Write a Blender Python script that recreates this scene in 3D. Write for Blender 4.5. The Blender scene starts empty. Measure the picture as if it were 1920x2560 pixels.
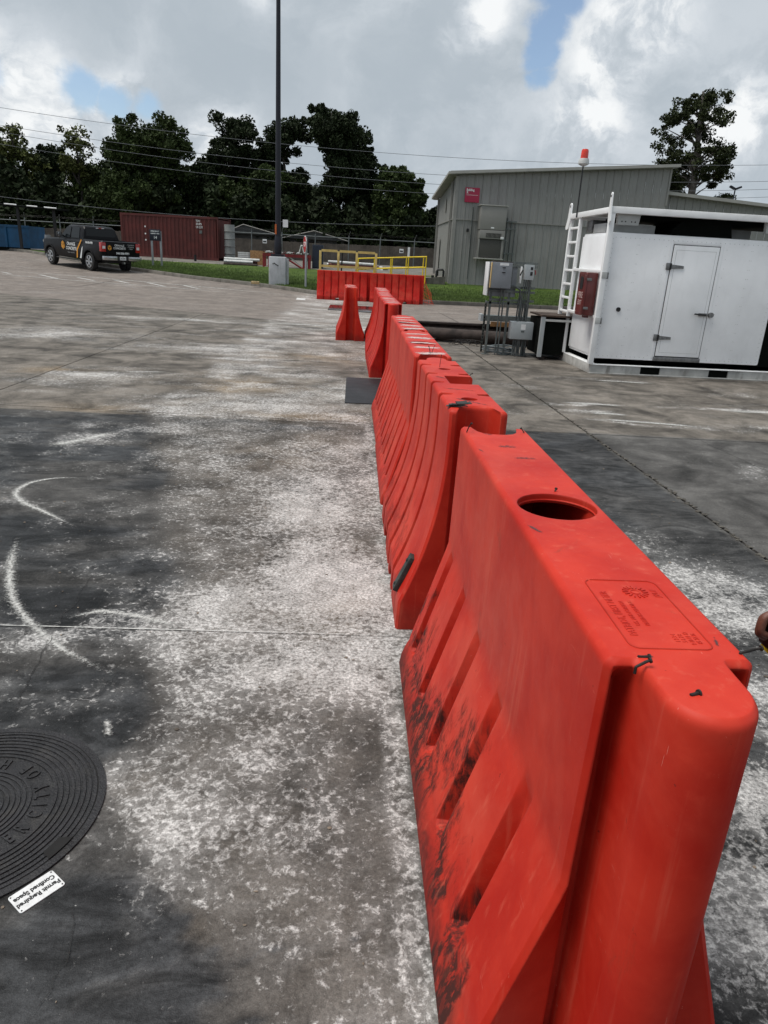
import bpy, bmesh, math, random
import numpy as np
from mathutils import Vector, Matrix, Euler
random.seed(7); np.random.seed(7)
R = math.radians
S = bpy.context.scene
C = S.collection
# ------------------------------------------------------------------ camera
Rv = Vector((0.9980, -0.0389, 0.0522)); Fv = Vector((0.0543, 0.9397, -0.3373)).normalized()
Rv = (Rv - Fv * Rv.dot(Fv)).normalized(); Uv = Rv.cross(Fv)
cd = bpy.data.cameras.new('camera'); cam = bpy.data.objects.new('camera', cd); C.objects.link(cam)
M = Matrix.Identity(4)
for i in range(3):
    M[i][0] = Rv[i]; M[i][1] = Uv[i]; M[i][2] = -Fv[i]
M[0][3], M[1][3], M[2][3] = -0.5615, -0.9857, 1.6663
cam.matrix_world = M
cd.sensor_fit = 'VERTICAL'; cd.sensor_height = 36.0; cd.lens = 24.82; cd.clip_start = 0.05; cd.clip_end = 1500
S.camera = cam
# ------------------------------------------------------------------ sky and sun
SUN_EL, SUN_AZ = R(65), R(-98)          # azimuth from +Y towards +X
w = bpy.data.worlds.new('World'); S.world = w; w.use_nodes = True
nt = w.node_tree; nt.nodes.clear()
class NB:
    def __init__(s, nt): s.nt = nt
    def n(s, t, **k):
        o = s.nt.nodes.new(t)
        for a, b in k.items(): setattr(o, a, b)
        return o
    def put(s, o, i, v):
        if isinstance(v, bpy.types.NodeSocket): s.nt.links.new(v, o.inputs[i])
        elif v is not None: o.inputs[i].default_value = v
    def m(s, op, a, b=None, c=None, clamp=False):
        o = s.n('ShaderNodeMath', operation=op, use_clamp=clamp)
        s.put(o, 0, a); s.put(o, 1, b); s.put(o, 2, c); return o.outputs[0]
    def v(s, op, a, b=None, out=0):
        o = s.n('ShaderNodeVectorMath', operation=op); s.put(o, 0, a)
        if b is not None:
            if op == 'SCALE': s.put(o, 3, b)
            else: s.put(o, 1, b)
        return o.outputs[out]
    def mix(s, f, a, b):
        o = s.n('ShaderNodeMix', data_type='RGBA'); s.put(o, 0, f); s.put(o, 6, a); s.put(o, 7, b); return o.outputs[2]
    def noise(s, vec, scale, detail=3, rough=.55, dist=0, out=0):
        o = s.n('ShaderNodeTexNoise'); s.put(o, 'Vector', vec); s.put(o, 'Scale', scale); s.put(o, 'Detail', detail)
        s.put(o, 'Roughness', rough); s.put(o, 'Distortion', dist); return o.outputs[out]
    def sm(s, x, lo, hi, a=0., b=1.):
        o = s.n('ShaderNodeMapRange', interpolation_type='SMOOTHSTEP'); s.put(o, 0, x)
        s.put(o, 1, lo); s.put(o, 2, hi); s.put(o, 3, a); s.put(o, 4, b); return o.outputs[0]
    def scalev(s, vec, sc):
        o = s.n('ShaderNodeMapping'); s.put(o, 0, vec); o.inputs['Scale'].default_value = sc; return o.outputs[0]
def col(r, g=None, b=None): return (r, g if g is not None else r, b if b is not None else r, 1)
N = NB(nt)
D = N.n('ShaderNodeTexCoord').outputs['Generated']
sky = N.n('ShaderNodeTexSky', sky_type='NISHITA', sun_disc=False, sun_elevation=SUN_EL, sun_rotation=SUN_AZ)
sky.air_density = 1.0; sky.dust_density = .8
bg1 = N.n('ShaderNodeBackground'); N.put(bg1, 0, sky.outputs[0]); N.put(bg1, 1, 0.135)
warp = N.v('SUBTRACT', N.noise(D, 7.0, 7, .6, 0, 1), (0.5, 0.5, 0.5))
Dw = N.v('ADD', D, N.v('SCALE', warp, 0.085)); Dh = N.v('ADD', D, N.v('SCALE', N.v('SUBTRACT', N.noise(D, 13.0, 7, .62, 0, 1), (.5, .5, .5)), .060))
Dw2 = N.v('ADD', D, N.v('SCALE', warp, 0.13))
def blob(c, r, soft, src):
    d = N.v('DISTANCE', src, tuple(c), out=1)
    return N.sm(d, r, r * soft, 0., 1.)
def mx(l):
    a = l[0]
    for b in l[1:]: a = N.m('MAXIMUM', a, b)
    return a
holes = mx([blob((-0.318, .937, .166), .034, .45, Dh), blob((-0.285, .945, .160), .030, .4, Dh), blob((-.25, .955, .155), .024, .3, Dh), blob((.214, .938, .258), .032, .5, Dh), blob((.214, .952, .212), .022, .4, Dh),
            blob((.213, .950, .235), .028, .5, Dh), blob((.222, .93, .290), .040, .5, Dh), blob((.21, .90, .36), .06, .35, Dh), blob((-.41, .90, .17), .03, .3, Dh)])
gen = N.sm(N.noise(N.v('MULTIPLY', D, (1, 1, 1.6)), 2.2, 6, .55, .3), .60, .70)          # openings elsewhere in the sky
front = blob((0.03, .975, .2), .62, .8, D)
gen = N.m('MULTIPLY', gen, N.m('SUBTRACT', 1., front))
holes = N.m('MAXIMUM', holes, gen)
cov = N.m('SUBTRACT', 1., N.m('MULTIPLY', holes, 0.92))
bil = N.noise(N.v('MULTIPLY', Dw, (1, 1, 1.4)), 7.5, 10, .62, .3)
bil2 = N.noise(N.v('MULTIPLY', D, (1, 1, 2.0)), 2.3, 5, .5)
bright = N.m('ADD', N.m('MULTIPLY', N.sm(bil, .38, .66), .75), N.m('MULTIPLY', N.m('SUBTRACT', bil2, .42), .9))
lightm = mx([blob((-.375, .91, .185), .085, .3, Dw), blob((-.29, .947, .130), .085, .25, Dw), blob((-.36, .935, .10), .10, .3, Dw), blob((-.17, .98, .10), .08, .2, Dw),
             blob((.283, .932, .235), .075, .25, Dw), blob((.31, .91, .28), .09, .25, Dw), blob((.275, .946, .165), .075, .25, Dw),
             blob((.43, .886, .17), .07, .25, Dw), blob((.15, .95, .27), .05, .2, Dw), blob((.10, .975, .235), .035, .2, Dw), blob((-.13, .955, .29), .035, .1, Dw)])
darkm = mx([blob((-.33, .915, .25), .10, .35, Dw2), blob((-.18, .95, .225), .10, .3, Dw2), blob((-.08, .973, .19), .10, .3, Dw2), blob((.04, .97, .22), .085, .3, Dw2), blob((.01, .99, .17), .05, .2, Dw2)])
br = N.m('ADD', N.m('MULTIPLY', bright, .42), N.m('MULTIPLY', lightm, N.m('ADD', .12, N.m('MULTIPLY', N.sm(bil, .36, .56), .72))))
br = N.m('MULTIPLY', br, N.m('SUBTRACT', 1., N.m('MULTIPLY', darkm, .72)), clamp=True)
ramp = N.n('ShaderNodeValToRGB'); N.put(ramp, 0, br)
e = ramp.color_ramp.elements; e[0].position = 0; e[0].color = (.44, .50, .555, 1); e[1].position = 1; e[1].color = (.93, .95, .96, 1)
x = e.new(.45); x.color = (.63, .68, .73, 1)
hz = N.n('ShaderNodeSeparateXYZ'); N.put(hz, 0, D)
bg2 = N.n('ShaderNodeBackground'); N.put(bg2, 0, ramp.outputs[0]); N.put(bg2, 1, 1.0)
ms = N.n('ShaderNodeMixShader'); N.put(ms, 0, cov); nt.links.new(bg1.outputs[0], ms.inputs[1]); nt.links.new(bg2.outputs[0], ms.inputs[2])
wo = N.n('ShaderNodeOutputWorld'); nt.links.new(ms.outputs[0], wo.inputs[0])
ld = bpy.data.lights.new('sun', 'SUN'); ld.energy = 3.6; ld.angle = R(34); ld.color = (1, .96, .9)
sun = bpy.data.objects.new('sun', ld); C.objects.link(sun)
sd = Vector((math.sin(SUN_AZ) * math.cos(SUN_EL), math.cos(SUN_AZ) * math.cos(SUN_EL), math.sin(SUN_EL)))
sun.rotation_euler = sd.to_track_quat('Z', 'Y').to_euler()
S.view_settings.view_transform = 'Standard'; S.view_settings.look = 'None'; S.view_settings.gamma = 1
S.view_settings.exposure = 0.0
S.view_settings.use_curve_mapping = False

# ------------------------------------------------------------------ helpers
def mat(name, c, rough=.6, metal=0., var=.12, vs=3., bump=0., bs=60., dirt=0., dirtc=(.05, .04, .03), ds=4., spec=.5, coat=0.):
    m = bpy.data.materials.new(name); m.use_nodes = True; n = NB(m.node_tree); p = m.node_tree.nodes['Principled BSDF']
    P = n.n('ShaderNodeTexCoord').outputs['Object']
    f = n.noise(P, vs, 6, .62)
    lo = tuple(x * (1 - var) for x in c) + (1,); hi = tuple(min(1, x * (1 + var)) for x in c) + (1,)
    base = n.mix(n.sm(f, .3, .7), lo, hi)
    if dirt > 0:
        d = n.noise(n.scalev(P, (1, 1, .35)), ds, 8, .68, .4)
        base = n.mix(n.m('MULTIPLY', n.sm(d, .5, .72), dirt), base, dirtc + (1,))
    n.put(p, 'Base Color', base); n.put(p, 'Metallic', metal); p.inputs['Specular IOR Level'].default_value = spec
    n.put(p, 'Coat Weight', coat)
    rn = n.noise(P, vs * 3, 4, .6); n.put(p, 'Roughness', n.m('ADD', rough, n.m('MULTIPLY', n.m('SUBTRACT', rn, .5), .25), clamp=True))
    if bump > 0:
        b = n.n('ShaderNodeBump'); n.put(b, 'Strength', bump); n.put(b, 'Distance', .01); n.put(b, 'Height', n.noise(P, bs, 5, .6)); n.put(p, 'Normal', b.outputs[0])
    return m
def mesh_obj(name, me, parent=None, m=None):
    o = bpy.data.objects.new(name, me); C.objects.link(o)
    if m is not None and len(me.materials) == 0: me.materials.append(m)
    if parent is not None: o.parent = parent
    return o
def smooth(me, ang=35):
    bm = bmesh.new(); bm.from_mesh(me)
    for f in bm.faces: f.smooth = True
    for ed in bm.edges:
        ed.smooth = not (len(ed.link_faces) == 2 and ed.calc_face_angle(0) > R(ang))
    bm.to_mesh(me); bm.free()
class MB:
    def __init__(s): s.bm = bmesh.new()
    def box(s, c, d, rot=None, bev=0):
        r = bmesh.ops.create_cube(s.bm, size=1); vs = r['verts']
        for v_ in vs: v_.co = Vector((v_.co.x * d[0], v_.co.y * d[1], v_.co.z * d[2]))
        if bev > 0:
            es = list({e_ for v_ in vs for e_ in v_.link_edges}); rr = bmesh.ops.bevel(s.bm, geom=es, offset=bev, segments=2, affect='EDGES', profile=.6)
            vs = list({v_ for f in rr['faces'] for v_ in f.verts} | {v_ for v_ in vs if v_.is_valid})
        mt = Matrix.Translation(Vector(c)) @ (rot.to_matrix().to_4x4() if rot is not None else Matrix.Identity(4))
        bmesh.ops.transform(s.bm, matrix=mt, verts=vs); return s
    def b2(s, a, b, bev=0):
        return s.box([(a[i] + b[i]) / 2 for i in range(3)], [abs(b[i] - a[i]) for i in range(3)], None, bev)
    def tube(s, p, q, r0, r1=None, n=10, cap=True):
        p = Vector(p); q = Vector(q); d = q - p
        if d.length < 1e-6: return s
        r = bmesh.ops.create_cone(s.bm, cap_ends=cap, segments=n, radius1=r0, radius2=r0 if r1 is None else r1, depth=d.length)
        bmesh.ops.transform(s.bm, matrix=Matrix.Translation((p + q) / 2) @ d.to_track_quat('Z', 'Y').to_matrix().to_4x4(), verts=r['verts']); return s
    def path(s, pts, r, n=8):
        pts = [Vector(p) for p in pts]
        rings = []
        for i, p in enumerate(pts):
            t = (pts[min(i + 1, len(pts) - 1)] - pts[max(i - 1, 0)]).normalized()
            q = t.to_track_quat('Z', 'Y'); rr = r[i] if isinstance(r, (list, tuple)) else r
            if i == 0: x_ = q @ Vector((1, 0, 0))
            x_ = (x_ - t * x_.dot(t)).normalized(); y_ = t.cross(x_)
            rings.append([s.bm.verts.new(p + (x_ * math.cos(a) + y_ * math.sin(a)) * rr) for a in [2 * math.pi * k / n for k in range(n)]])
        for a, b in zip(rings, rings[1:]):
            for k in range(n): s.bm.faces.new((a[k], a[(k + 1) % n], b[(k + 1) % n], b[k]))
        s.bm.faces.new(list(reversed(rings[0]))); s.bm.faces.new(rings[-1]); return s
    def prism(s, poly, h0, h1, f):
        """poly of 2D points, f(u,v,h)->3D"""
        a = [s.bm.verts.new(f(u, v, h0)) for u, v in poly]; b = [s.bm.verts.new(f(u, v, h1)) for u, v in poly]; n = len(poly)
        s.bm.faces.new(list(reversed(a))); s.bm.faces.new(b)
        for i in range(n): s.bm.faces.new((a[i], a[(i + 1) % n], b[(i + 1) % n], b[i]))
        return s
    def quad(s, *p):
        s.bm.faces.new([s.bm.verts.new(x_) for x_ in p]); return s
    def lathe(s, prof, c=(0, 0, 0), n=20):
        rings = [[s.bm.verts.new((c[0] + r * math.cos(2 * math.pi * k / n), c[1] + r * math.sin(2 * math.pi * k / n), c[2] + z)) for k in range(n)] for r, z in prof]
        for a, b in zip(rings, rings[1:]):
            for k in range(n): s.bm.faces.new((a[k], a[(k + 1) % n], b[(k + 1) % n], b[k]))
        s.bm.faces.new(list(reversed(rings[0]))); s.bm.faces.new(rings[-1]); return s
    def mesh(s, name, m=None, sm=True, ang=35):
        bmesh.ops.recalc_face_normals(s.bm, faces=s.bm.faces)
        me = bpy.data.meshes.new(name); s.bm.to_mesh(me); s.bm.free()
        if sm: smooth(me, ang)
        if m: me.materials.append(m)
        return me
    def build(s, name, m, parent=None, sm=True, ang=35, loc=None, rz=None):
        o = mesh_obj(name, s.mesh(name, m, sm, ang), parent)
        if loc: o.location = loc
        if rz is not None: o.rotation_euler = (0, 0, rz)
        return o
def thing(name, label, cat, loc=(0, 0, 0), rz=0, group=None):
    o = bpy.data.objects.new(name, None); C.objects.link(o); o.location = loc; o.rotation_euler = (0, 0, rz); o.empty_display_size = .2
    o['label'] = label; o['category'] = cat
    if group: o['group'] = group
    return o
def tag(o, label, cat, group=None):
    o['label'] = label; o['category'] = cat
    if group: o['group'] = group
    return o
def struct(o): o['kind'] = 'structure'; return o
def stuff(o): o['kind'] = 'stuff'; return o
def text(name, body, size, m, parent, mtx, ext=.0008, align='CENTER', sx=1., bold=0.):
    cu = bpy.data.curves.new(name, 'FONT'); cu.body = body; cu.size = size; cu.extrude = ext; cu.align_x = align; cu.align_y = 'CENTER'; cu.resolution_u = 3; cu.offset = bold
    o = bpy.data.objects.new(name, cu); C.objects.link(o)
    dg = bpy.context.evaluated_depsgraph_get(); dg.update()
    me = bpy.data.meshes.new_from_object(o.evaluated_get(dg)); bpy.data.objects.remove(o)
    me.materials.clear(); me.materials.append(m)
    for v_ in me.vertices: v_.co.x *= sx
    me.transform(mtx); ob = mesh_obj(name, me, parent); return ob
def frame_m(o, xd, yd):
    xd = Vector(xd).normalized(); yd = Vector(yd); yd = (yd - xd * yd.dot(xd)).normalized(); zd = xd.cross(yd)
    m_ = Matrix.Identity(4)
    for i in range(3): m_[i][0] = xd[i]; m_[i][1] = yd[i]; m_[i][2] = zd[i]; m_[i][3] = o[i]
    return m_
# ------------------------------------------------------------------ terrain heights
GY = [-500, 24, 28, 33, 36, 40, 44, 60, 900]; GZ = [0, 0, .06, .33, .45, .66, .9, 1.05, 1.05]
def g(y): return float(np.interp(y, GY, GZ))
CURB = [(-60, 84), (-30, 54.5), (-22, 46.5), (-15, 39.2), (-11, 35.9), (-7.95, 33.2), (-4.2, 31.1), (-2.1, 29.3), (0, 28.4), (2.2, 28.0), (7.9, 28.4), (60, 30)]
def curb_y(x): return float(np.interp(x, [c[0] for c in CURB], [c[1] for c in CURB]))
def front_y(x): return float(np.interp(x, [-60, -11.7, -5, -1, 1.5, 60], [46.6, 22.8, 19.4, 17.3, 16.9, 16.9]))
# numpy value noise for stain fields
def vnoise(x, y, s, seed):
    x = np.asarray(x) * s + seed * 17.3; y = np.asarray(y) * s + seed * 5.1
    xi = np.floor(x).astype(int); yi = np.floor(y).astype(int); fx = x - xi; fy = y - yi
    fx = fx * fx * (3 - 2 * fx); fy = fy * fy * (3 - 2 * fy)
    def h(a, b):
        n_ = (a * 374761393 + b * 668265263 + seed * 1442695) & 0xffffffff
        n_ = ((n_ ^ (n_ >> 13)) * 1274126177) & 0xffffffff; return ((n_ ^ (n_ >> 16)) & 0xffff) / 65535.
    return (h(xi, yi) * (1 - fx) + h(xi + 1, yi) * fx) * (1 - fy) + (h(xi, yi + 1) * (1 - fx) + h(xi + 1, yi + 1) * fx) * fy
def fbm(x, y, s, seed, o=4):
    t = 0; a = .5; n_ = 0
    for k in range(o): t = t + a * vnoise(x, y, s * 2 ** k, seed + k); n_ += a; a *= .55
    return t / n_
def gau(x, y, bl):
    t = np.zeros_like(x)
    for cx, cy, rx, ry, a in bl: t = np.maximum(t, a * np.exp(-(((x - cx) / rx) ** 2 + ((y - cy) / ry) ** 2)))
    return t
DEP = [(-1.05, 5.3, .75, 1.0, .50), (-.86, 3.6, .55, 1.1, .85), (-1.3, 3.1, .35, .7, .55), (-.67, 2.55, .5, .7, 1.0), (-1.2, 2.45, .38, .38, .85), (-1.38, 2.1, .22, .22, .55),
       (-.84, 1.8, .35, .35, .72), (-.53, 1.6, .25, .35, .8), (-1.0, 1.3, .24, .2, .5), (-.70, 1.05, .25, .22, .72), (-.95, .80, .17, .14, .42), (-.72, .72, .16, .14, .5), (-.48, .85, .12, .3, .55), (-1.25, .86, .14, .1, .45),
       (-.45, .5, .08, .2, .35), (-.6, 8.0, .6, 1.6, .55), (-1.4, 9.2, .9, .8, .5), (-2.4, 5.75, .5, .3, .5), (-2.9, 5.25, .5, .25, .6), (-1.65, 2.05, .25, .12, .55), (-1.6, 7.1, .8, .35, .5),
       (-2.9, 7.0, .8, .4, .45), (-4.3, 8.3, 1.0, .8, .45), (-4.9, 17.0, 2.5, .5, .35), (-6.3, 13., 1.6, 1.2, .45), (-3.2, 12, 1.6, 1.0, .35), (-1.0, 12.5, .8, 1.5, .45), (-2, 15.3, 1.6, .5, .4),
       (1.5, 2.75, .28, .35, .75), (1.6, 2.3, .35, .3, .9), (1.2, 1.5, .35, .4, .7), (.92, .96, .35, .4, .75), (.65, .45, .3, .4, .95), (1.2, 3.5, .35, .7, .45), (1.9, 2.2, .3, .5, .8), (1.0, 4.6, .3, .7, .3),
       (2.5, 8.15, .5, .10, .72), (2.9, 7.05, .75, .10, .78), (4.7, 8.1, .5, .09, .85), (2.4, 7.6, .3, .12, .5), (4.6, 7.2, .5, .1, .45), (3.4, 5.0, .8, .3, .3), (-.36, 1.2, .09, 2.2, .35)]
DARK = [(-3.1, 4.7, .6, .5, .8), (-2.3, 3.2, .7, .9, .75), (-1.75, 1.6, .45, .4, .8), (-1.5, 1.2, .3, .3, .75), (-1.1, .45, .35, .2, .9), (-.95, .25, .35, .12, .5), (-2.2, 6.2, 1.2, .28, .6), (-1.2, 6.0, .9, .2, .55), (1.25, 4.4, .7, 1.6, .9), (1.5, 5.8, .5, .5, .95),
        (-.5, 9.9, .4, .2, .6), (-.9, 12.6, .4, .2, .7), (2.9, 12.8, .9, .5, .8), (3.2, 10.7, 1.8, .4, .6)]
TAN = [(-1.95, 8.5, .7, .45, .9), (-1.13, 6.6, .5, .3, .9), (-.66, 2.3, .2, .22, .4), (-.9, .33, .12, .07, .6), (-1.2, 11.5, .9, .7, .5), (-4.6, 9.0, .5, .18, .8), (-3.3, 6.6, .5, .2, .6), (-1.1, 5.2, .5, .5, .35)]
def sst(a, b, x): t = np.clip((x - a) / (b - a), 0, 1); return t * t * (3 - 2 * t)
def fields(x, y):
    n1 = fbm(x, y, 1.6, 3); n2 = fbm(x, y, .6, 9); n3 = fbm(x * .5, y * 2.2, 3.0, 21); n4 = fbm(x, y, 5.0, 51, 4); n5 = fbm(x * .8, y * 2.6, 1.1, 61, 5)
    xw = x + (fbm(x, y, 1.6, 31) - .5) * .8; yw = y + (fbm(x, y, 1.6, 41) - .5) * .8
    near = y < 6.4
    xl = np.interp(y, [-1, .3, .6, .9, 1.3, 1.9, 2.4, 3.0, 4.0, 5.4, 6.4], [-.7, -.75, -.95, -1.28, -1.22, -1.38, -1.50, -1.62, -1.85, -2.3, -2.7])
    band = sst(-.14, .16, (xw - x) * .5 + x - xl) * (x < .3)
    band = np.clip(band, 0, 1); base = band * (.22 + 1.15 * (n1 - .25)) * .9 * np.interp(y, [-.5, .35, .7, 2.3, 3.2, 5, 6.4], [.55, .62, .85, 1.0, .95, .8, .7])
    dep = np.maximum(base, gau(xw, yw, DEP) * (.55 + .75 * n1)) + .34 * (n4 - .5) + .10
    dep = np.where(near, dep, dep + .06 + .75 * (n5 - .5) + .40 * (n3 - .5))
    dep = np.where(near & (x < .3), dep + (1 - band) * (.06 + .5 * (n4 - .45)), dep); dep = np.where((x > .3) & near, dep + .10 * (n4 - .3), dep)
    dep = np.where((x > .3) & (x < 2.05) & near & (y > 3.4), dep - .10, dep)
    dep = np.maximum(dep, .62 * (x < -.29) * (x > -.40) * (y < 9.3) * sst(-.405, -.36, x + (n4 - .5) * .06))
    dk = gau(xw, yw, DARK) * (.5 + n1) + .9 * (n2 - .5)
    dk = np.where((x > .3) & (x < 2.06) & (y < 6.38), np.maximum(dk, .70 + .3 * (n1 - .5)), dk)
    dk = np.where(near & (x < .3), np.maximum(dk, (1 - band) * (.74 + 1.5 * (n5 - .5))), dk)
    sweep = sst(.50, .66, fbm((x + y * .5) * .7, (y - x * .35) * 3.2, 2.0, 71, 4)) * sst(.75, .35, y) * (x < -.45)
    dk = np.maximum(dk, sweep * .95)
    dk = np.where(near, dk, dk * .6 - .50 + .45 * (n5 - .5))
    tn = gau(xw, yw, TAN) * (.4 + n1) + np.where(near, band * .30 * (n2 + .1), .26)
    return np.clip(dep, 0, 1), np.clip(dk, -1, 1), np.clip(tn, 0, 1)
# ------------------------------------------------------------------ pavement material
def pave_mat(name, base, road=False):
    m = bpy.data.materials.new(name); m.use_nodes = True; n = NB(m.node_tree); p = m.node_tree.nodes['Principled BSDF']
    P = n.n('ShaderNodeTexCoord').outputs['Object']
    A = lambda a: n.n('ShaderNodeAttribute', attribute_name=a).outputs['Fac']
    dep, dk, tn = A('dep'), A('dark'), A('tan')
    f1 = n.noise(P, 1.7, 8, .65, .5); f2 = n.noise(P, 70, 4, .75); f3 = n.noise(P, 260, 2, .6); f4 = n.noise(P, 8, 6, .6, .6)
    v = n.m('MULTIPLY', base, n.m('ADD', .75 if road else .30, n.m('MULTIPLY', n.sm(f1, .25, .75), .5 if road else 1.35)))
    v = n.m('MULTIPLY', v, n.m('ADD', .10, n.m('MULTIPLY', f2, 1.8))); v = n.m('MULTIPLY', v, n.m('ADD', .5, n.m('MULTIPLY', f3, 1.0)))
    v = n.m('MULTIPLY', v, n.m('ADD', .55, n.m('MULTIPLY', f4, .9)))
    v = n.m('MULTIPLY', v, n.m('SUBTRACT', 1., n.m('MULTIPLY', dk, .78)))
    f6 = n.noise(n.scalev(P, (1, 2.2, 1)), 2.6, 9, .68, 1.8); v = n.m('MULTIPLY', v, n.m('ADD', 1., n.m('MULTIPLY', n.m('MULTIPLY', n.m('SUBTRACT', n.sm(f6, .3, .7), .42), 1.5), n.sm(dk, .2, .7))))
    cc = n.n('ShaderNodeCombineColor'); 
    tint = n.mix(n.sm(dk, .5, .9), n.mix(tn, (1.02, .985, .94, 1), (1.35, 1.0, .62, 1)), (.95, .99, 1.04, 1))
    if road: tint = (1.10, .95, .84, 1)
    sc = n.n('ShaderNodeMix', data_type='RGBA', blend_type='MULTIPLY'); n.put(sc, 0, 1.)
    for i in range(3): n.put(cc, i, v)
    n.put(sc, 6, cc.outputs[0]); n.put(sc, 7, tint); base_c = sc.outputs[2]
    # white mineral crust: a network of flecks with dark islands
    wv = n.v('ADD', P, n.v('SCALE', n.v('SUBTRACT', n.noise(P, 22, 4, .65, 0, 1), (.5, .5, .5)), .085))
    vo = n.n('ShaderNodeTexVoronoi', feature='DISTANCE_TO_EDGE'); n.put(vo, 'Vector', wv); n.put(vo, 'Scale', 21.)
    web = n.m('SUBTRACT', 1., n.m('MULTIPLY', vo.outputs[0], 2.6), clamp=True)
    nn = n.noise(P, 30, 9, .76, .5)
    q = n.m('ADD', n.m('MULTIPLY', nn, .87), n.m('MULTIPLY', web, .13))
    th = n.m('SUBTRACT', .720, n.m('MULTIPLY', dep, .36))
    mk = n.m('MULTIPLY', n.sm(n.m('SUBTRACT', q, th), -.05, .11), n.m('ADD', .55, n.m('MULTIPLY', n.sm(f2, .3, .7), .45)))
    haze = n.m('MULTIPLY', n.sm(dep, .15, .85), .42); f7 = n.noise(P, 4.5, 8, .70, 1.2)
    mk = n.m('MAXIMUM', n.m('MULTIPLY', mk, n.m('ADD', .55, n.m('MULTIPLY', n.sm(f7, .38, .62), .45))), n.m('MULTIPLY', haze, n.sm(f7, .36, .66)))
    # sparse pale crumbs everywhere
    cr = n.sm(n.noise(P, 75, 3, .7, .6), .70, .76); mk = n.m('MAXIMUM', mk, n.m('MULTIPLY', cr, .55))
    wc = n.mix(n.sm(f2, .3, .7), (.42, .41, .40, 1), (.84, .83, .81, 1))
    base_c = n.mix(n.m('MULTIPLY', mk, .88), base_c, wc)
    n.put(p, 'Base Color', base_c)
    n.put(p, 'Roughness', n.m('ADD', n.m('SUBTRACT', .72, n.m('MULTIPLY', n.m('MAXIMUM', dk, 0.), .22)), n.m('MULTIPLY', mk, .15)))
    p.inputs['Specular IOR Level'].default_value = .14
    b = n.n('ShaderNodeBump'); n.put(b, 'Strength', .6); n.put(b, 'Distance', .006)
    n.put(b, 'Height', n.m('ADD', n.m('ADD', n.m('MULTIPLY', f3, .5), n.m('MULTIPLY', f2, .6)), n.m('MULTIPLY', mk, .25))); n.put(p, 'Normal', b.outputs[0])
    return m
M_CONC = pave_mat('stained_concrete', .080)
M_ROAD = pave_mat('road_concrete', .115, True)
M_SOIL = mat('dirt', (.09, .075, .05), .9, var=.3, vs=.7, bump=.4)
M_JOINT = mat('joint_filler', (.018, .017, .016), .9)
def grid_sheet(name, x0, x1, y0, y1, res, m, parent=None, thick=.07, zf=None, attrs=True, resy=None):
    """y0,y1 numbers or functions of x; zf height of (x,y)"""
    fy0 = y0 if callable(y0) else (lambda x_: y0); fy1 = y1 if callable(y1) else (lambda x_: y1)
    nx = max(1, int(round((x1 - x0) / res))); ymax = max(fy1(x0) - fy0(x0), fy1(x1) - fy0(x1)); ny = max(1, int(round(ymax / (resy or res))))
    xs = np.linspace(x0, x1, nx + 1); t = np.linspace(0, 1, ny + 1)
    X = np.repeat(xs[:, None], ny + 1, 1); Y = np.array([[fy0(a) + (fy1(a) - fy0(a)) * b for b in t] for a in xs])
    Z = np.array([[zf(a, b) for a, b in zip(r1, r2)] for r1, r2 in zip(X, Y)]) if zf else np.zeros_like(X)
    V = np.stack([X, Y, Z], -1).reshape(-1, 3); idx = np.arange((nx + 1) * (ny + 1)).reshape(nx + 1, ny + 1)
    F = np.stack([idx[:-1, :-1], idx[1:, :-1], idx[1:, 1:], idx[:-1, 1:]], -1).reshape(-1, 4).tolist()
    V = V.tolist(); per = list(idx[:, 0]) + list(idx[-1, 1:]) + list(idx[::-1, -1][1:]) + list(idx[0, ::-1][1:-1])
    nb = len(V)
    for k in per: V.append([V[k][0], V[k][1], V[k][2] - thick])
    for a in range(len(per)):
        b = (a + 1) % len(per); F.append([int(per[b]), int(per[a]), nb + a, nb + b])
    me = bpy.data.meshes.new(name); me.from_pydata(V, [], F); me.update()
    if attrs:
        Va = np.array(V); d, k, tn = fields(Va[:, 0], Va[:, 1])
        for nm, ar in (('dep', d), ('dark', k), ('tan', tn)):
            at = me.attributes.new(nm, 'FLOAT', 'POINT'); at.data.foreach_set('value', ar.astype(np.float32))
    me.materials.append(m); return mesh_obj(name, me, parent)
zg = lambda x_, y_: g(y_)
ground = struct(grid_sheet('ground', -400, 400, -60, 800, 40, M_SOIL, None, .5, lambda x_, y_: g(y_) - (.3 if y_ < 60 else 0.02), False, 20))
pav = bpy.data.objects.new('pavement', None); C.objects.link(pav); pav['kind'] = 'structure'
o = grid_sheet('joint_bed', -18, 60, -3, lambda x_: front_y(x_) - .02, 4, M_JOINT, pav, .05, lambda a, b: -.022, False)
cols = [-18, -11.3, -4.62, None, 6.55, 13.0, 20, 40]
def jx(y): return 2.115 - .0235 * (y - 3)
rows = [-3.0, 1.928, 6.40, 10.9]
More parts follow.
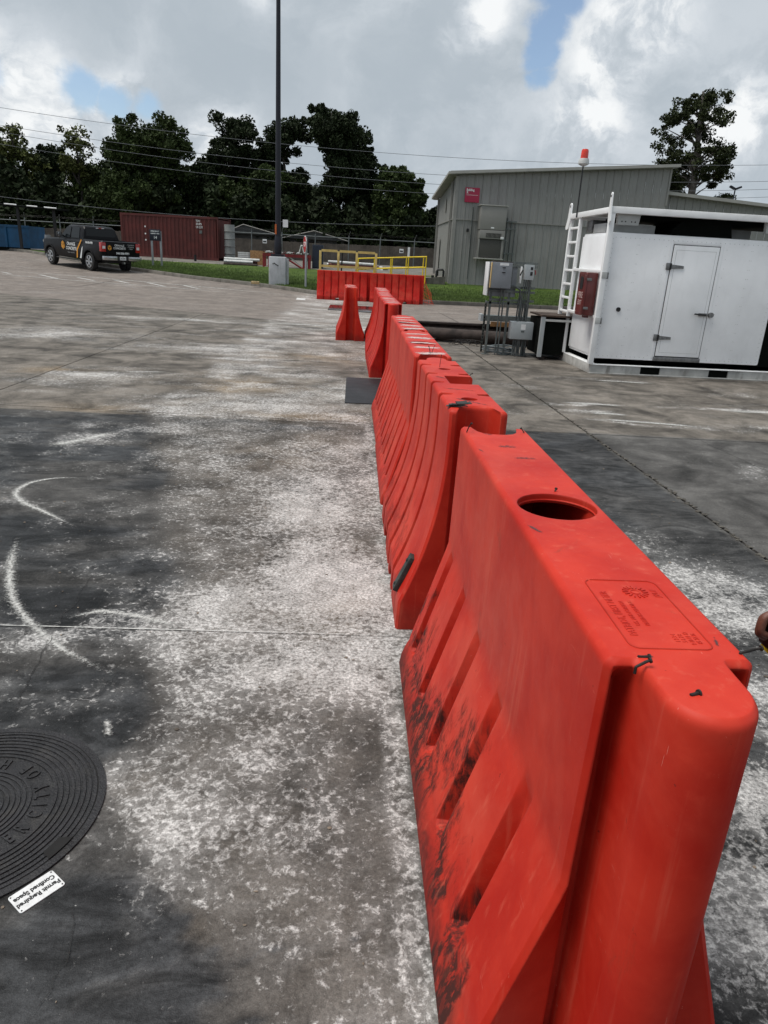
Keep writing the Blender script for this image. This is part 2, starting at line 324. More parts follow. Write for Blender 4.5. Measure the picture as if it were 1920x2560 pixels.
for ci in range(len(cols) - 1):
    for ri in range(4):
        a, b = cols[ci], cols[ci + 1]
        y0 = rows[ri]; y1 = rows[ri + 1] if ri < 3 else None
        ym = (y0 + (y1 or 16)) / 2
        near = (a == -4.62 or a is None); gp = .005 if ri == 1 else .009
        sk = lambda x_, yy: yy - .032 * (x_ - 1.5) if yy > 6 and yy < 7 else yy
        f0 = (lambda x_, yy=y0, q=gp, s_=sk: s_(x_, yy) + (.0018 if abs(yy - 1.928) < .01 else q)); f1 = (lambda x_, yy=y1, q=gp, s_=sk: (s_(x_, yy) - (.0018 if abs(yy - 1.928) < .01 else q)) if yy else front_y(x_) - .012)
        xa = (jx(ym) + .012) if a is None else a + .008; xb = (jx(ym) - .012) if b is None else b - .008
        if y1 is None and front_y(xa) < y0 + 1: continue
        res = (.045 if ri < 2 else .09 if ri == 2 else .14) if near else .5
        if a == -4.62 and ri == 0: res = .03
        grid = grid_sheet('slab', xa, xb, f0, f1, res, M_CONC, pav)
        if a is None or b is None:      # follow the slightly skewed long joint
            me = grid.data; co = np.zeros(len(me.vertices) * 3); me.vertices.foreach_get('co', co); co = co.reshape(-1, 3)
            if a is None: wgt = (xb - co[:, 0]) / (xb - xa)
            else: wgt = (co[:, 0] - xa) / (xb - xa)
            co[:, 0] += wgt * (-.0235) * (co[:, 1] - ym)
            me.vertices.foreach_set('co', co.ravel()); me.update()
# road, lawn, yard
road = struct(grid_sheet('road', -60, 60, lambda x_: front_y(x_) + .012, lambda x_: curb_y(x_), .6, M_ROAD, None, .1, zg, True, .7))
def lawn_mat():
    m = bpy.data.materials.new('lawn'); m.use_nodes = True; n = NB(m.node_tree); p = m.node_tree.nodes['Principled BSDF']
    P = n.n('ShaderNodeTexCoord').outputs['Object']
    f = n.noise(P, .8, 6, .6); f2 = n.noise(P, 14, 4, .7)
    c = n.mix(n.sm(f, .35, .65), (.044, .078, .012, 1), (.082, .128, .020, 1)); c = n.mix(n.sm(f2, .3, .75), n.mix(.5, c, (.02, .035, .01, 1)), c)
    c = n.mix(n.m('MULTIPLY', n.sm(n.noise(P, 1.7, 5, .6), .62, .75), .5), c, (.12, .10, .05, 1))
    n.put(p, 'Base Color', c); n.put(p, 'Roughness', .9); p.inputs['Specular IOR Level'].default_value = .15
    return m
M_LAWN = lawn_mat()
lawn = struct(grid_sheet('lawn', -26, 60, lambda x_: curb_y(x_) + .16, lambda x_: max(41.6, curb_y(x_) + 1), 1.0, M_LAWN, None, .1, lambda a, b: g(b) + .13, False, 1.))
M_YARD = mat('yard_gravel', (.13, .12, .105), .9, var=.35, vs=1.2, bump=.3)
yard = struct(grid_sheet('yard', -26, 60, lambda x_: max(41.6, curb_y(x_) + 1) + .01, 62, 1.5, M_YARD, None, .1, lambda a, b: g(b) + .10, False, 1.5))
# turf blades
M_BLADE = mat('grass_blade', (.070, .112, .019), .8, var=.4, vs=1.5)
def blades(n_):
    xs = np.random.uniform(-17, 14, n_); ys = np.empty(n_)
    for i in range(n_): c0 = curb_y(xs[i]) + .18; ys[i] = c0 + abs(np.random.normal(0, 1)) * 2.8
    ok = ys < 41.5; xs = xs[ok]; ys = ys[ok]; n_ = len(xs); V = np.zeros((n_, 3, 3)); h = np.random.uniform(.04, .10, n_); an = np.random.uniform(0, 6.28, n_)
    z = np.interp(ys, GY, GZ) + .125; wd = .012
    V[:, 0] = np.stack([xs - np.cos(an) * wd, ys - np.sin(an) * wd, z], 1); V[:, 1] = np.stack([xs + np.cos(an) * wd, ys + np.sin(an) * wd, z], 1)
    V[:, 2] = np.stack([xs + np.random.normal(0, .02, n_), ys + np.random.normal(0, .02, n_), z + h], 1)
    me = bpy.data.meshes.new('grass'); me.from_pydata(V.reshape(-1, 3).tolist(), [], np.arange(n_ * 3).reshape(-1, 3).tolist())
    me.materials.append(M_BLADE); o = mesh_obj('grass', me); stuff(o); return tag(o, 'short green turf between the kerb and the storage yard', 'grass')
blades(90000)
# kerb: individual lengths
M_KERB = mat('kerb_concrete', (.12, .11, .095), .85, var=.3, vs=2.5, dirt=.6, ds=3, bump=.3)
M_KERBD = mat('kerb_concrete_darker', (.065, .06, .052), .9, var=.35, vs=2.5, bump=.3)  # darker kerb concrete for the lengths on the right
kerb = bpy.data.objects.new('kerb', None); C.objects.link(kerb); kerb['kind'] = 'structure'
xk = list(np.arange(-26, 30, 1.5))
for a, b in zip(xk, xk[1:]):
    p = Vector((a, curb_y(a), g(curb_y(a)))); q = Vector((b, curb_y(b), g(curb_y(b)))); d = (q - p); d = d - d.normalized() * .012
    nrm = Vector((-d.y, d.x, 0)).normalized(); prof = [(0, -.15), (.012, .10), (.045, .145), (.15, .15), (.15, -.15)]
    mb = MB(); mb.prism(prof, 0, 1, lambda u, v, h: p + d * h + nrm * u + Vector((0, 0, v))); mb.build('kerb_stone', M_KERBD if a > 1 else M_KERB, kerb, ang=50)
# ------------------------------------------------------------------ painted and chalk marks, cracks (flat decals of real marks)
def chalk_mat(name, c, cov, sc=26):
    m = bpy.data.materials.new(name); m.use_nodes = True; n = NB(m.node_tree); p = m.node_tree.nodes['Principled BSDF']
    P = n.n('ShaderNodeTexCoord').outputs['Object']; ed = n.n('ShaderNodeAttribute', attribute_name='edge').outputs['Fac']
    f = n.noise(P, sc, 7, .72, .8); a = n.sm(n.m('SUBTRACT', n.m('ADD', f, n.m('MULTIPLY', ed, .42)), cov), -.12, .26)
    n.put(p, 'Base Color', c); n.put(p, 'Roughness', .9); n.put(p, 'Alpha', n.m('MULTIPLY', a, .95)); return m
M_CHALK = chalk_mat('chalk_white', (.50, .50, .48, 1), .77, 60)
M_PAINT = chalk_mat('worn_paint', (.55, .55, .53, 1), .66, 14)
def ribbon(name, pts, wd, m, parent, z=.004, n_=40, wfun=None):
    P = [Vector((a, b)) for a, b in pts]
    L = [0]
    for a, b in zip(P, P[1:]): L.append(L[-1] + (b - a).length)
    ts = np.linspace(0, L[-1], n_); X = np.interp(ts, L, [p.x for p in P]); Y = np.interp(ts, L, [p.y for p in P])
    for _ in range(4): X[1:-1] = (X[:-2] + X[2:] + 2 * X[1:-1]) / 4; Y[1:-1] = (Y[:-2] + Y[2:] + 2 * Y[1:-1]) / 4
    V = []; E_ = []; F = []
    for i in range(n_):
        j0, j1 = max(0, i - 1), min(n_ - 1, i + 1); t = Vector((X[j1] - X[j0], Y[j1] - Y[j0])).normalized(); nn = Vector((-t.y, t.x)); w_ = wd * (wfun(i / (n_ - 1)) if wfun else 1)
        end = min(1, 5 * min(i, n_ - 1 - i) / (n_ - 1))
        for k, s_ in enumerate((-1, -.5, 0, .5, 1)):
            q = Vector((X[i], Y[i])) + nn * w_ * s_; V.append((q.x, q.y, g(q.y) + z)); E_.append((1 - abs(s_)) * (.35 + .65 * end))
    for i in range(n_ - 1):
        for k in range(4): F.append((i * 5 + k, i * 5 + k + 1, i * 5 + k + 6, i * 5 + k + 5))
    me = bpy.data.meshes.new(name); me.from_pydata(V, [], F); at = me.attributes.new('edge', 'FLOAT', 'POINT'); at.data.foreach_set('value', np.array(E_, dtype=np.float32))
    me.materials.append(m); return mesh_obj(name, me, parent)
ribbon('chalk_arc', [(-2.45, 4.16), (-2.5, 4.17), (-2.74, 4.14), (-2.87, 4.0), (-2.87, 3.77), (-2.73, 3.58), (-2.53, 3.43), (-2.38, 3.3), (-2.2, 3.15)], .075, M_CHALK, pav, wfun=lambda t: .25 + .55 * math.sin(math.pi * t))
ribbon('chalk_arc', [(-2.5, 2.98), (-2.46, 2.88), (-2.38, 2.63), (-2.28, 2.39), (-2.17, 2.18), (-2.02, 1.99), (-1.89, 1.86), (-1.78, 1.75), (-1.55, 1.59), (-1.48, 1.55)], .06, M_CHALK, pav, wfun=lambda t: 1.1 - .5 * t)
ribbon('chalk_streak', [(-3.15, 5.0), (-2.95, 5.25), (-2.75, 5.6)], .16, M_CHALK, pav)
ribbon('chalk_streak', [(-1.85, 2.02), (-1.72, 2.1), (-1.5, 2.05), (-1.3, 1.95)], .05, M_CHALK, pav)
ribbon('chalk_streak', [(-1.42, 1.26), (-1.38, 1.16)], .03, M_CHALK, pav)
for i in range(26):
    x_ = random.uniform(-9, -1.2); y_ = random.uniform(8.5, 18); 
    if y_ > front_y(x_) - .5: continue
    a_ = random.uniform(-.3, .3); l = random.uniform(.2, .7)
    ribbon('chalk_streak', [(x_, y_), (x_ + l * .5, y_ + l * a_ * .5 + random.uniform(-.03, .03)), (x_ + l, y_ + l * a_)], random.uniform(.03, .09), M_CHALK, pav, n_=10)
for x0, y0, x1, y1 in ((2.2, 8.18, 3.1, 8.12), (2.35, 7.2, 3.6, 6.98), (2.4, 7.55, 2.9, 7.5), (4.4, 8.08, 5.4, 8.05), (4.5, 7.3, 5.2, 7.28), (3.3, 10.3, 4.3, 10.2)):
    ribbon('chalk_streak', [(x0, y0), ((x0 + x1) / 2, (y0 + y1) / 2 + .03), (x1, y1)], .12, M_CHALK, pav, n_=16)
ribbon('joint_dust', [(-4.5, 1.936), (-1, 1.936), (-.32, 1.936)], .006, M_PAINT, pav, n_=60)
dash = [((-15.84, 31.86), (-15.03, 31.16)), ((-14.1, 31.54), (-12.64, 30.1)), ((-12.39, 31.22), (-11.17, 30.07)), ((-10.82, 31.02), (-9.72, 29.82)), ((-9.29, 30.61), (-8.15, 29.35)), ((-7.73, 30.3), (-6.75, 29.16))]
for a, b in dash: ribbon('lane_dash', [a, b], .09, M_PAINT, road, .006, 12)
ribbon('lane_line', [(-16.5, 32.6), (-12, 31.6), (-8, 30.4), (-5.5, 29.6), (-3.2, 28.6)], .06, M_PAINT, road, .005, 50)
ribbon('lane_line', [(-16.5, 31.2), (-12, 29.9), (-8, 29.2), (-5.0, 28.3)], .06, M_PAINT, road, .005, 50)
mb = MB(); mb.quad((-2.68, 25.81, .012), (-2.36, 25.9, .012), (-2.39, 27.56, .064), (-2.74, 27.68, .066)); M_WHITE_MARK = mat('white_marking', (.5, .5, .49), .8, var=.25, vs=6)
mb.build('white_marking', M_WHITE_MARK, road)
M_CRACK = chalk_mat('crack_dark', (.012, .012, .012, 1), .72, 60)
def crack(pts, wd=.006, par=None, z=.005):
    P = []
    for a, b in zip(pts, pts[1:]):
        for t in np.linspace(0, 1, 8)[:-1]: P.append((a[0] + (b[0] - a[0]) * t + random.uniform(-1, 1) * .012, a[1] + (b[1] - a[1]) * t + random.uniform(-1, 1) * .012))
    P.append(pts[-1]); ribbon('crack', P, wd, M_CRACK, par or pav, z, 60)
crack([(-1.86, 2.56), (-1.9, 2.41), (-1.87, 2.21), (-1.88, 1.93)], .004); crack([(-1.86, 1.91), (-1.82, 1.59), (-1.79, 1.4), (-1.76, 1.25)], .004); crack([(-1.25, .48), (-1.2, .3), (-1.24, .12)], .0022)
crack([(2.2, 6.3), (3.2, 6.6), (3.25, 5.9), (3.31, 5.1), (3.5, 4)], .006); crack([(-12, 23.6), (-11, 28), (-10.2, 33)], .05, road, .008); crack([(2.4, 25), (2.6, 20), (2.4, 17.2)], .03, road, .006); crack([(-2.2, 9.2), (-1.8, 9.6), (-1.2, 9.5)], .01)
crack([(-6, 12.5), (-3, 12.2), (-1, 12.8)], .012)
# crumbling long joint filling
mb = MB()
for i in range(520):
    y_ = random.uniform(1.5, 14.5); x_ = jx(y_) + random.gauss(0, .012); s_ = random.uniform(.003, .012) * (1.3 if y_ < 6.4 else 1)
    r_ = bmesh.ops.create_icosphere(mb.bm, subdivisions=1, radius=s_); bmesh.ops.transform(mb.bm, matrix=Matrix.Translation((x_, y_, .002)) @ Matrix.Diagonal((random.uniform(.7, 2), random.uniform(.7, 2), .6, 1)), verts=r_['verts'])
M_GRIT = mat('grit', (.07, .065, .055), .95, var=.6, vs=30)
stuff(mb.build('joint_grit', M_GRIT, pav))
mb = MB()
for i in range(260):
    y_ = random.uniform(.1, 7); x_ = random.uniform(-3, 2.0); s_ = random.uniform(.002, .005)
    r_ = bmesh.ops.create_icosphere(mb.bm, subdivisions=1, radius=s_); bmesh.ops.transform(mb.bm, matrix=Matrix.Translation((x_, y_, .002)) @ Matrix.Diagonal((random.uniform(.7, 2.5), random.uniform(.7, 2), .6, 1)), verts=r_['verts'])
stuff(mb.build('loose_grit', mat('pebble', (.16, .13, .10), .9, var=.7, vs=8), pav))
# ------------------------------------------------------------------ plastic barriers
def plastic(name, c, far=False, scuff_shade=1.0):
    m = bpy.data.materials.new(name); m.use_nodes = True; n = NB(m.node_tree); p = m.node_tree.nodes['Principled BSDF']
    P = n.n('ShaderNodeTexCoord').outputs['Object']; sx = n.n('ShaderNodeSeparateXYZ'); n.put(sx, 0, P); X, Y, Z = sx.outputs
    f = n.noise(P, 3.2, 6, .6, .4); f2 = n.noise(P, 24, 5, .65)
    b = n.mix(n.sm(f, .3, .72), tuple(x * .84 for x in c) + (1,), (min(1, c[0] * 1.12), c[1] * 1.9 + .004, c[2] * 1.8 + .003, 1))
    b = n.mix(n.m('MULTIPLY', n.sm(f2, .55, .8), .22), b, (.66, .07, .035, 1))
    # sun-chalked skin
    b = n.mix(n.m('MULTIPLY', n.sm(n.noise(P, 1.9, 7, .62, .8), .44, .70), .28), b, (.61, .105, .065, 1))
    # fine pale scratches, mostly lengthwise
    s1 = n.noise(n.scalev(P, (60, 5, 60)), 2.2, 3, .55, 1.8); s2 = n.noise(n.scalev(P, (50, 60, 4)), 2.0, 3, .5, 2.)
    sc = n.m('MAXIMUM', n.sm(s1, .735, .76), n.sm(s2, .745, .77)); b = n.mix(n.m('MULTIPLY', sc, .40), b, (.80, .38, .30, 1))
    # dark smear on the splayed foot
    lo = n.m('MULTIPLY', n.sm(Z, .60, .12), n.sm(Y, .02, .16)); g1 = n.noise(n.scalev(P, (7, 5, 3.2)), 1.6, 9, .72, .8); g2 = n.noise(P, 2.6, 3, .5)
    dk = n.m('MULTIPLY', n.sm(n.m('ADD', n.m('MULTIPLY', g1, .62), n.m('ADD', n.m('MULTIPLY', g2, .52), n.m('MULTIPLY', lo, .16))), .675, .80), n.sm(Z, .58, .42))
    dk = n.m('MULTIPLY', n.m('MULTIPLY', dk, n.sm(Y, .03, .12)), n.sm(n.noise(n.scalev(P, (40, 40, 9)), 1.5, 5, .7), .34, .50))
    cu = n.m('MULTIPLY', n.sm(Z, .17, .05), n.m('ADD', .35, n.m('MULTIPLY', n.sm(g1, .35, .6), .5)))  # contact shade painted along the base, broken up with dirt
    specks = n.sm(n.noise(n.scalev(P, (1, 1, .6)), 46, 4, .7, .5), .70, .74)
    dd = n.m('MULTIPLY', n.m('MAXIMUM', n.m('MAXIMUM', dk, cu), n.m('MULTIPLY', specks, .75)), scuff_shade, clamp=True)
    b = n.mix(n.m('MULTIPLY', dd, .93), b, (.018, .012, .010, 1))
    tan_ = n.sm(n.noise(n.scalev(P, (1, 1, .4)), 9, 8, .74, .6), .60, .72); b = n.mix(n.m('MULTIPLY', tan_, .42), b, (.17, .035, .018, 1))
    sp2 = n.sm(n.noise(P, 95, 3, .7, .3), .735, .76); b = n.mix(n.m('MULTIPLY', sp2, .75), b, (.03, .02, .018, 1))
    vs_ = n.sm(n.noise(n.scalev(P, (26, 26, 1.3)), 1.3, 5, .6), .55, .74); b = n.mix(n.m('MULTIPLY', vs_, .30), b, (.62, .13, .08, 1))
    n.put(p, 'Base Color', b)
    n.put(p, 'Roughness', n.m('ADD', n.m('ADD', .40, n.m('MULTIPLY', f2, .22)), n.m('MULTIPLY', dd, .35), clamp=True)); p.inputs['Specular IOR Level'].default_value = .22
    bp = n.n('ShaderNodeBump'); n.put(bp, 'Strength', .35); n.put(bp, 'Distance', .004)
    n.put(bp, 'Height', n.m('ADD', n.m('ADD', n.noise(P, 8, 3, .5), n.m('MULTIPLY', f2, .25)), n.m('MULTIPLY', sc, -.12)))
    if not far:
        bv = n.n('ShaderNodeBevel'); bv.samples = 4; n.put(bv, 0, .007); n.put(bp, 'Normal', bv.outputs[0])
    n.put(p, 'Normal', bp.outputs[0]); return m
RED = (.47, .015, .007)
M_RED = plastic('red_plastic', RED); M_REDF = plastic('red_plastic_far', (.46, .008, .004), True, .35); M_RED2 = plastic('red_plastic_clean', RED, False, .45)
HB = 1.07
def hwA(z):
    if z < .012: return .300
    if z < .13: return .305 - .04 * (z / .13) ** 2
    if z < .58: return .268 - (.268 - .135) * (z - .13) / .45
    return .135 - .008 * (z - .58) / .49
def hwB(z):
    if z < .15: return .303 - .006 * z / .15
    return .127 + .168 * max(0, (1.0 - (z - .15) / .80)) ** 2.1
def smst(a, b, x):
    t = min(1, max(0, (x - a) / (b - a))); return t * t * (3 - 2 * t)
def barrier_mesh(kind, L, near, far, grooves, side_cut=False, holes=((.77, .106),), name='body'):
    hwf = hwA if kind == 'A' else hwB
    zs = ([0, .012, .06, .10, .115, .128, .14, .2, .3, .4, .5, .55, .585, .62, .75, .9, 1.0, 1.04] if kind == 'A' else [0, .012, .07, .14, .155, .17, .22, .28, .34, .40, .46, .52, .58, .65, .72, .80, .88, .96, 1.02, 1.04])
    zs += [1.05, 1.058, 1.064, 1.068, 1.07]
    ys = set(np.linspace(.012, L - .012, int(L / .12) + 1).round(4))
    for gy in grooves:
        ys = {y for y in ys if abs(y - gy) > .055}
        for d in ((.046, .040, .026, .018) if kind == 'A' else (.034, .030, .020, .016)): ys |= {round(gy - d, 4), round(gy + d, 4)}
    ys = sorted(ys)
    def gd(y, z):
        d = 0
        for gy in grooves:
            s_ = abs(y - gy)
            if kind == 'A':
                if .12 < z < .575: D_ = .080 * (1 - (z - .128) / .447) ** .55 if z > .128 else 0; d = max(d, D_ * (1 - smst(.027, .040, s_)))
            else: d = max(d, (.045 if z < .15 else .058) * (1 - smst(.017, .031, s_)))
        return d
    def tongue(w0, ln):
        return [(-.112, 0), (-.105, 0), (-.098, 0), (-.091, 0), (-.084, 0), (-.077, -.006), (-w0 - .001, -.022), (-w0, -.05), (-w0 * .995, -ln + .082)] + [(-w0 * math.cos(a), -ln + .078 - .078 * math.sin(a)) for a in np.linspace(.18, math.pi - .18, 15)] + [(w0 * .995, -ln + .082), (w0, -.05), (w0 + .001, -.022), (.077, -.006), (.084, 0), (.091, 0), (.098, 0), (.105, 0), (.112, 0)]
    def socket(dp, w1=.094, w0=.080):
        return [(-w1 - .004, 0), (-w1, .008), (-w1 + .004, .03), (-w0, dp * .65), (-w0 * .75, dp * .88), (-w0 * .4, dp), (0, dp), (w0 * .4, dp), (w0 * .75, dp * .88), (w0, dp * .65), (w1 - .004, .03), (w1, .008), (w1 + .004, 0)]
    E0 = tongue(.0735, .162) if near == 'tongue' else socket(.11)
    E1 = [(-x_, L - y_) for x_, y_ in (tongue(.066, .14) if far == 'tongue' else socket(.11))]
    bm = bmesh.new(); rings = []
    for z in zs:
        ins = 0 if z < 1.05 else .018 * (1 - math.sqrt(max(0, 1 - ((z - 1.052) / .018) ** 2))) if z > 1.052 else 0
        ins = min(ins, .012); h = hwf(z)
        pts = []
        # near end, left to right, then right side, far end, left side (CCW)
        pts += [(-h + .012 + ins, 0 + ins)] + [(x_ * (1 - ins * 6), y_ + ins * (1 if near == 'socket' else .9)) for x_, y_ in E0] + [(h - .012 - ins, 0 + ins)]
        pts += [(h - ins - gd(y, z) - (.0015 if False else 0), y) for y in ys]
        pts += [(h - .012 - ins, L - ins)] + [(x_ * (1 - ins * 6), y_ - ins) for x_, y_ in E1] + [(-h + .012 + ins, L - ins)]
        pts += [(-(h - ins - gd(y, z)), y) for y in reversed(ys)]
        if near == 'tongue':
            vl = .060 * (1 - smst(1.01, 1.062, z)); hr_ = lambda a_: smst(.118, .104, -(-a_)) if False else (min(1, max(0, (.116 - a_) / .010)) * min(1, max(0, (a_ - .0745) / .004)))
            pts = [(x_, y_ + vl * hr_(abs(x_))) if y_ < .02 and abs(x_) < .1165 and y_ > -.03 else (x_, y_) for x_, y_ in pts]
        rings.append([bm.verts.new((x_, y_, z)) for x_, y_ in pts])
    n_ = len(rings[0])
    for a, b in zip(rings, rings[1:]):
        for k in range(n_): bm.faces.new((a[k], a[(k + 1) % n_], b[(k + 1) % n_], b[k]))
    bm.faces.new(list(reversed(rings[0]))); bm.faces.new(rings[-1])
    me = bpy.data.meshes.new(name); bm.to_mesh(me); bm.free()
    cut = MB()
    for hy, hr in holes: cut.tube((0, hy, 1.2), (0, hy, .80 if hr > .08 else .95), hr, hr * .97, 48)
    if side_cut: cut.b2((-.035, .70, .955), (.3, .96, 1.3), .01)
    if kind == 'B':
        for y in (.56, 1.14): cut.b2((-.5, y - .07, -.1), (.5, y + .07, .075))
    cav = None
    if holes and holes[0][1] > .08: cav = MB(); cav.b2((-.10, .35, .25), (.10, 1.35, 1.045)); cav = mesh_obj('tmpd', cav.mesh('c', None, False))
    o = mesh_obj('tmp', me); co = mesh_obj('tmpc', cut.mesh('c', None, False))
    if cav:
        m0 = o.modifiers.new('a', 'BOOLEAN'); m0.operation = 'DIFFERENCE'; m0.object = cav; m0.solver = 'EXACT'
    md = o.modifiers.new('b', 'BOOLEAN'); md.operation = 'DIFFERENCE'; md.object = co; md.solver = 'EXACT'
    dg = bpy.context.evaluated_depsgraph_get(); dg.update()
    m2 = bpy.data.meshes.new_from_object(o.evaluated_get(dg)); bpy.data.objects.remove(o); bpy.data.objects.remove(co)
    if cav: bpy.data.objects.remove(cav)
    m2.name = name; smooth(m2, 38); m2.materials.clear(); return m2
LA = 1.70
gA = [.268, .60, .93, 1.235, 1.56]
meA_ts = barrier_mesh('A', LA, 'tongue', 'socket', gA)
meA_st = barrier_mesh('A', 1.66, 'socket', 'tongue', [.25, .55, .85, 1.15, 1.45])
meB_st = barrier_mesh('B', 1.60, 'socket', 'tongue', [.40, .745, 1.04, 1.39], True, ((.28, .040), (1.22, .036)))
meB_ts = barrier_mesh('B', 1.70, 'tongue', 'socket', [.30, .58, .85, 1.12, 1.40], False, ((.5, .034),))
meB_w = barrier_mesh('B', 1.93, 'tongue', 'socket', [.27, .55, .82, 1.10, 1.38, 1.66], False, ((.5, .034),))
meA_ts.materials.append(M_RED)
for me in (meA_st, meB_st): me.materials.append(M_RED2)
for me in (meB_ts, meB_w): me.materials.append(M_REDF)
GB = 'red plastic water barriers in one long row'
def barrier(me, x_, y_, rz, label, group=GB, z=0.):
    t = thing('water_barrier', label, 'barrier', (x_, y_, z), rz, group); mesh_obj('body', me, t); return t
b1 = barrier(meA_ts, 0, 0, 0, 'nearest red plastic barrier with smooth upper sides and one big round filler hole on top')
b2 = barrier(meB_st, -.002, 2.0, R(.2), 'second barrier of the row, ribbed, with a black rubber pad on its foot')
b3 = barrier(meA_st, -.012, 3.80, R(-.3), 'third barrier of the row, smooth topped, with rusty wires sticking up')
b4 = barrier(meA_st, .005, 5.58, R(.2), 'fourth red barrier of the row, smooth topped, beside the dark sheet on the ground')
b5 = barrier(meB_ts, .015, 9.52, R(.6), 'fifth red barrier of the row, ribbed, just beyond the gap with the dark sheet')
b6 = barrier(meB_ts, -.01, 11.45, R(-.4), 'sixth red barrier of the row, ribbed, second beyond the gap', GB)
b7 = barrier(meB_ts, .03, 13.38, R(.5), 'farthest red barrier of the long row, ribbed, behind the two others beyond the gap', GB)
single = barrier(meB_st, -.60, 14.25, R(1.5), 'lone red barrier seen end on, standing left of the row', None)
del_g = 'red barriers across the road end'
w1 = barrier(meB_w, -1.98 + 1.93, 27.95, R(90), 'left one of the two red ribbed barriers across the far kerb', del_g, g(27.9))
w2 = barrier(meB_w, -.0 + 2.0, 27.75, R(90), 'right one of the two red ribbed barriers across the far kerb, net at its end', del_g, g(27.75))
# thread ring inside the filler hole
mb = MB()
for zz in (1.052,):
    mb.path([(.1055 * math.cos(a), .77 + .1055 * math.sin(a), zz) for a in np.linspace(0, 2 * math.pi, 40)], .0035, 6)
mb.build('thread_ring', M_RED, b1)
# moulded plate and lettering on top of the nearest barrier
Z0 = HB
mb = MB()
def rrect(x0, x1, y0, y1, r, n_=6):
    P = []
    for cx, cy, a0 in ((x1 - r, y1 - r, 0), (x0 + r, y1 - r, 90), (x0 + r, y0 + r, 180), (x1 - r, y0 + r, 270)):
        for k in range(n_ + 1): a = R(a0 + 90 * k / n_); P.append((cx + r * math.cos(a), cy + r * math.sin(a)))
    return P
pp = [(x_, y_, Z0) for x_, y_ in rrect(-.071, .075, .04, .31, .018)]
mb.path(pp[9:] + pp[:9], .0017, 6); mb.build('moulded_border', M_RED, b1)
M_RLET = plastic('red_plastic_lettering', (.42, .012, .007), True, .1)
tm = lambda x_, y_: frame_m((x_, y_, Z0 + .0002), (0, 1, 0), (-1, 0, 0))
text('moulded_lettering', 'PATRIOT, FIRST METER', .0205, M_RLET, b1, tm(-.049, .170), .0008, 'CENTER', .83, 0.)
text('moulded_lettering', 'U.S. AND FOREIGN', .0125, M_RLET, b1, tm(-.028, .168), .0007, 'CENTER', .9, 0.)
text('moulded_lettering', 'PATENTS PENDING', .0125, M_RLET, b1, tm(-.010, .170), .0007, 'CENTER', .9, 0.)
text('moulded_lettering', 'J7LF', .016, M_RLET, b1, tm(.057, .255), .0007, 'CENTER', 1.3, 0.)
text('moulded_lettering', '1 2 3 4\n5 6 7 8\n9 10 11 12\n85 27 36', .0125, M_RLET, b1, tm(.040, .078), .0007, 'CENTER', .8, 0.)
mb = MB()
for k in range(16):
    a = 2 * math.pi * k / 16; ca, sa = math.cos(a), math.sin(a); mb.box((.018 + ca * .020, .258 + sa * .020, Z0 + .001), (.011, .003, .0022), Euler((0, 0, a)))
mb.path([(.018 + .009 * math.cos(a), .258 + .009 * math.sin(a), Z0 + .0005) for a in np.linspace(0, 6.28, 20)], .0013, 5); mb.build('moulded_sun_emblem', M_RLET, b1, False)
# nails
M_NAIL = mat('rusty_black_nail', (.022, .018, .016), .6, .4, var=.5, vs=60, bump=.3, bs=200)
def nail(par, x_, y_, dx, dy, h=.03, r=.0028, z=HB):
    mb = MB(); p = [(x_, y_, z - .01), (x_, y_, z + .002), (x_ + dx * .3, y_ + dy * .3, z + h * .45), (x_ + dx * .75, y_ + dy * .75, z + h * .85), (x_ + dx, y_ + dy, z + h)]
    mb.path(p, r, 8); d = (Vector(p[-1]) - Vector(p[-2])).normalized(); mb.tube(Vector(p[-1]), Vector(p[-1]) + d * .003, r * 1.9); mb.build('nail', M_NAIL, par)
nail(b1, -.088, -.022, .022, .004, .012, .0026); nail(b1, .112, .030, .034, .002, .011, .0026); nail(b1, -.117, 1.60, .012, -.012, .035, .0022); nail(b1, .105, 1.62, -.01, .01, .015, .0022)
nail(b1, -.03, -.095, .012, .004, .0015, .003); nail(b1, -.070, .012, .016, .0, .001, .0026); nail(b1, .03, .90, .003, .004, .006, .0022)
nail(b2, -.02, 1.30, .006, .004, .07, .0016); nail(b3, -.01, .13, -.01, .02, .045, .0024); nail(b3, .005, .16, .018, .01, .05, .0018); nail(b2, .12, 1.02, .012, .0, .01, .0025)
# bent staple marks, black smears and peeled tape bits on the tops
M_SMEAR = chalk_mat('dark_smear', (.05, .045, .05, 1), .80, 55)
def smear(par, x0, y0, x1, y1, wd):
    o = ribbon('smear', [(x0, y0), ((x0 + x1) / 2, (y0 + y1) / 2 + wd * .2), (x1, y1)], wd * .8, M_SMEAR, par, HB + .0006, 10)
smear(b1, -.05, 1.40, .03, 1.385, .045); smear(b1, -.02, 1.25, .07, 1.24, .03); smear(b1, -.06, 1.585, -.02, 1.56, .02); smear(b1, -.12, 1.36, -.10, 1.30, .012); smear(b1, -.06, .015, -.045, .012, .01); smear(b1, .095, .09, .085, .05, .008); smear(b1, -.115, .62, -.09, .56, .015)
smear(b2, -.10, .55, .08, .50, .03); smear(b2, -.08, .3, .08, .12, .03); smear(b2, -.09, .93, -.04, .85, .04)
M_SHEET = mat('wrinkled_film', (.40, .14, .13), .3, var=.4, vs=12, bump=.6, bs=30)
M_DUST = chalk_mat('pale_dust', (.55, .42, .40, 1), .62, 38)
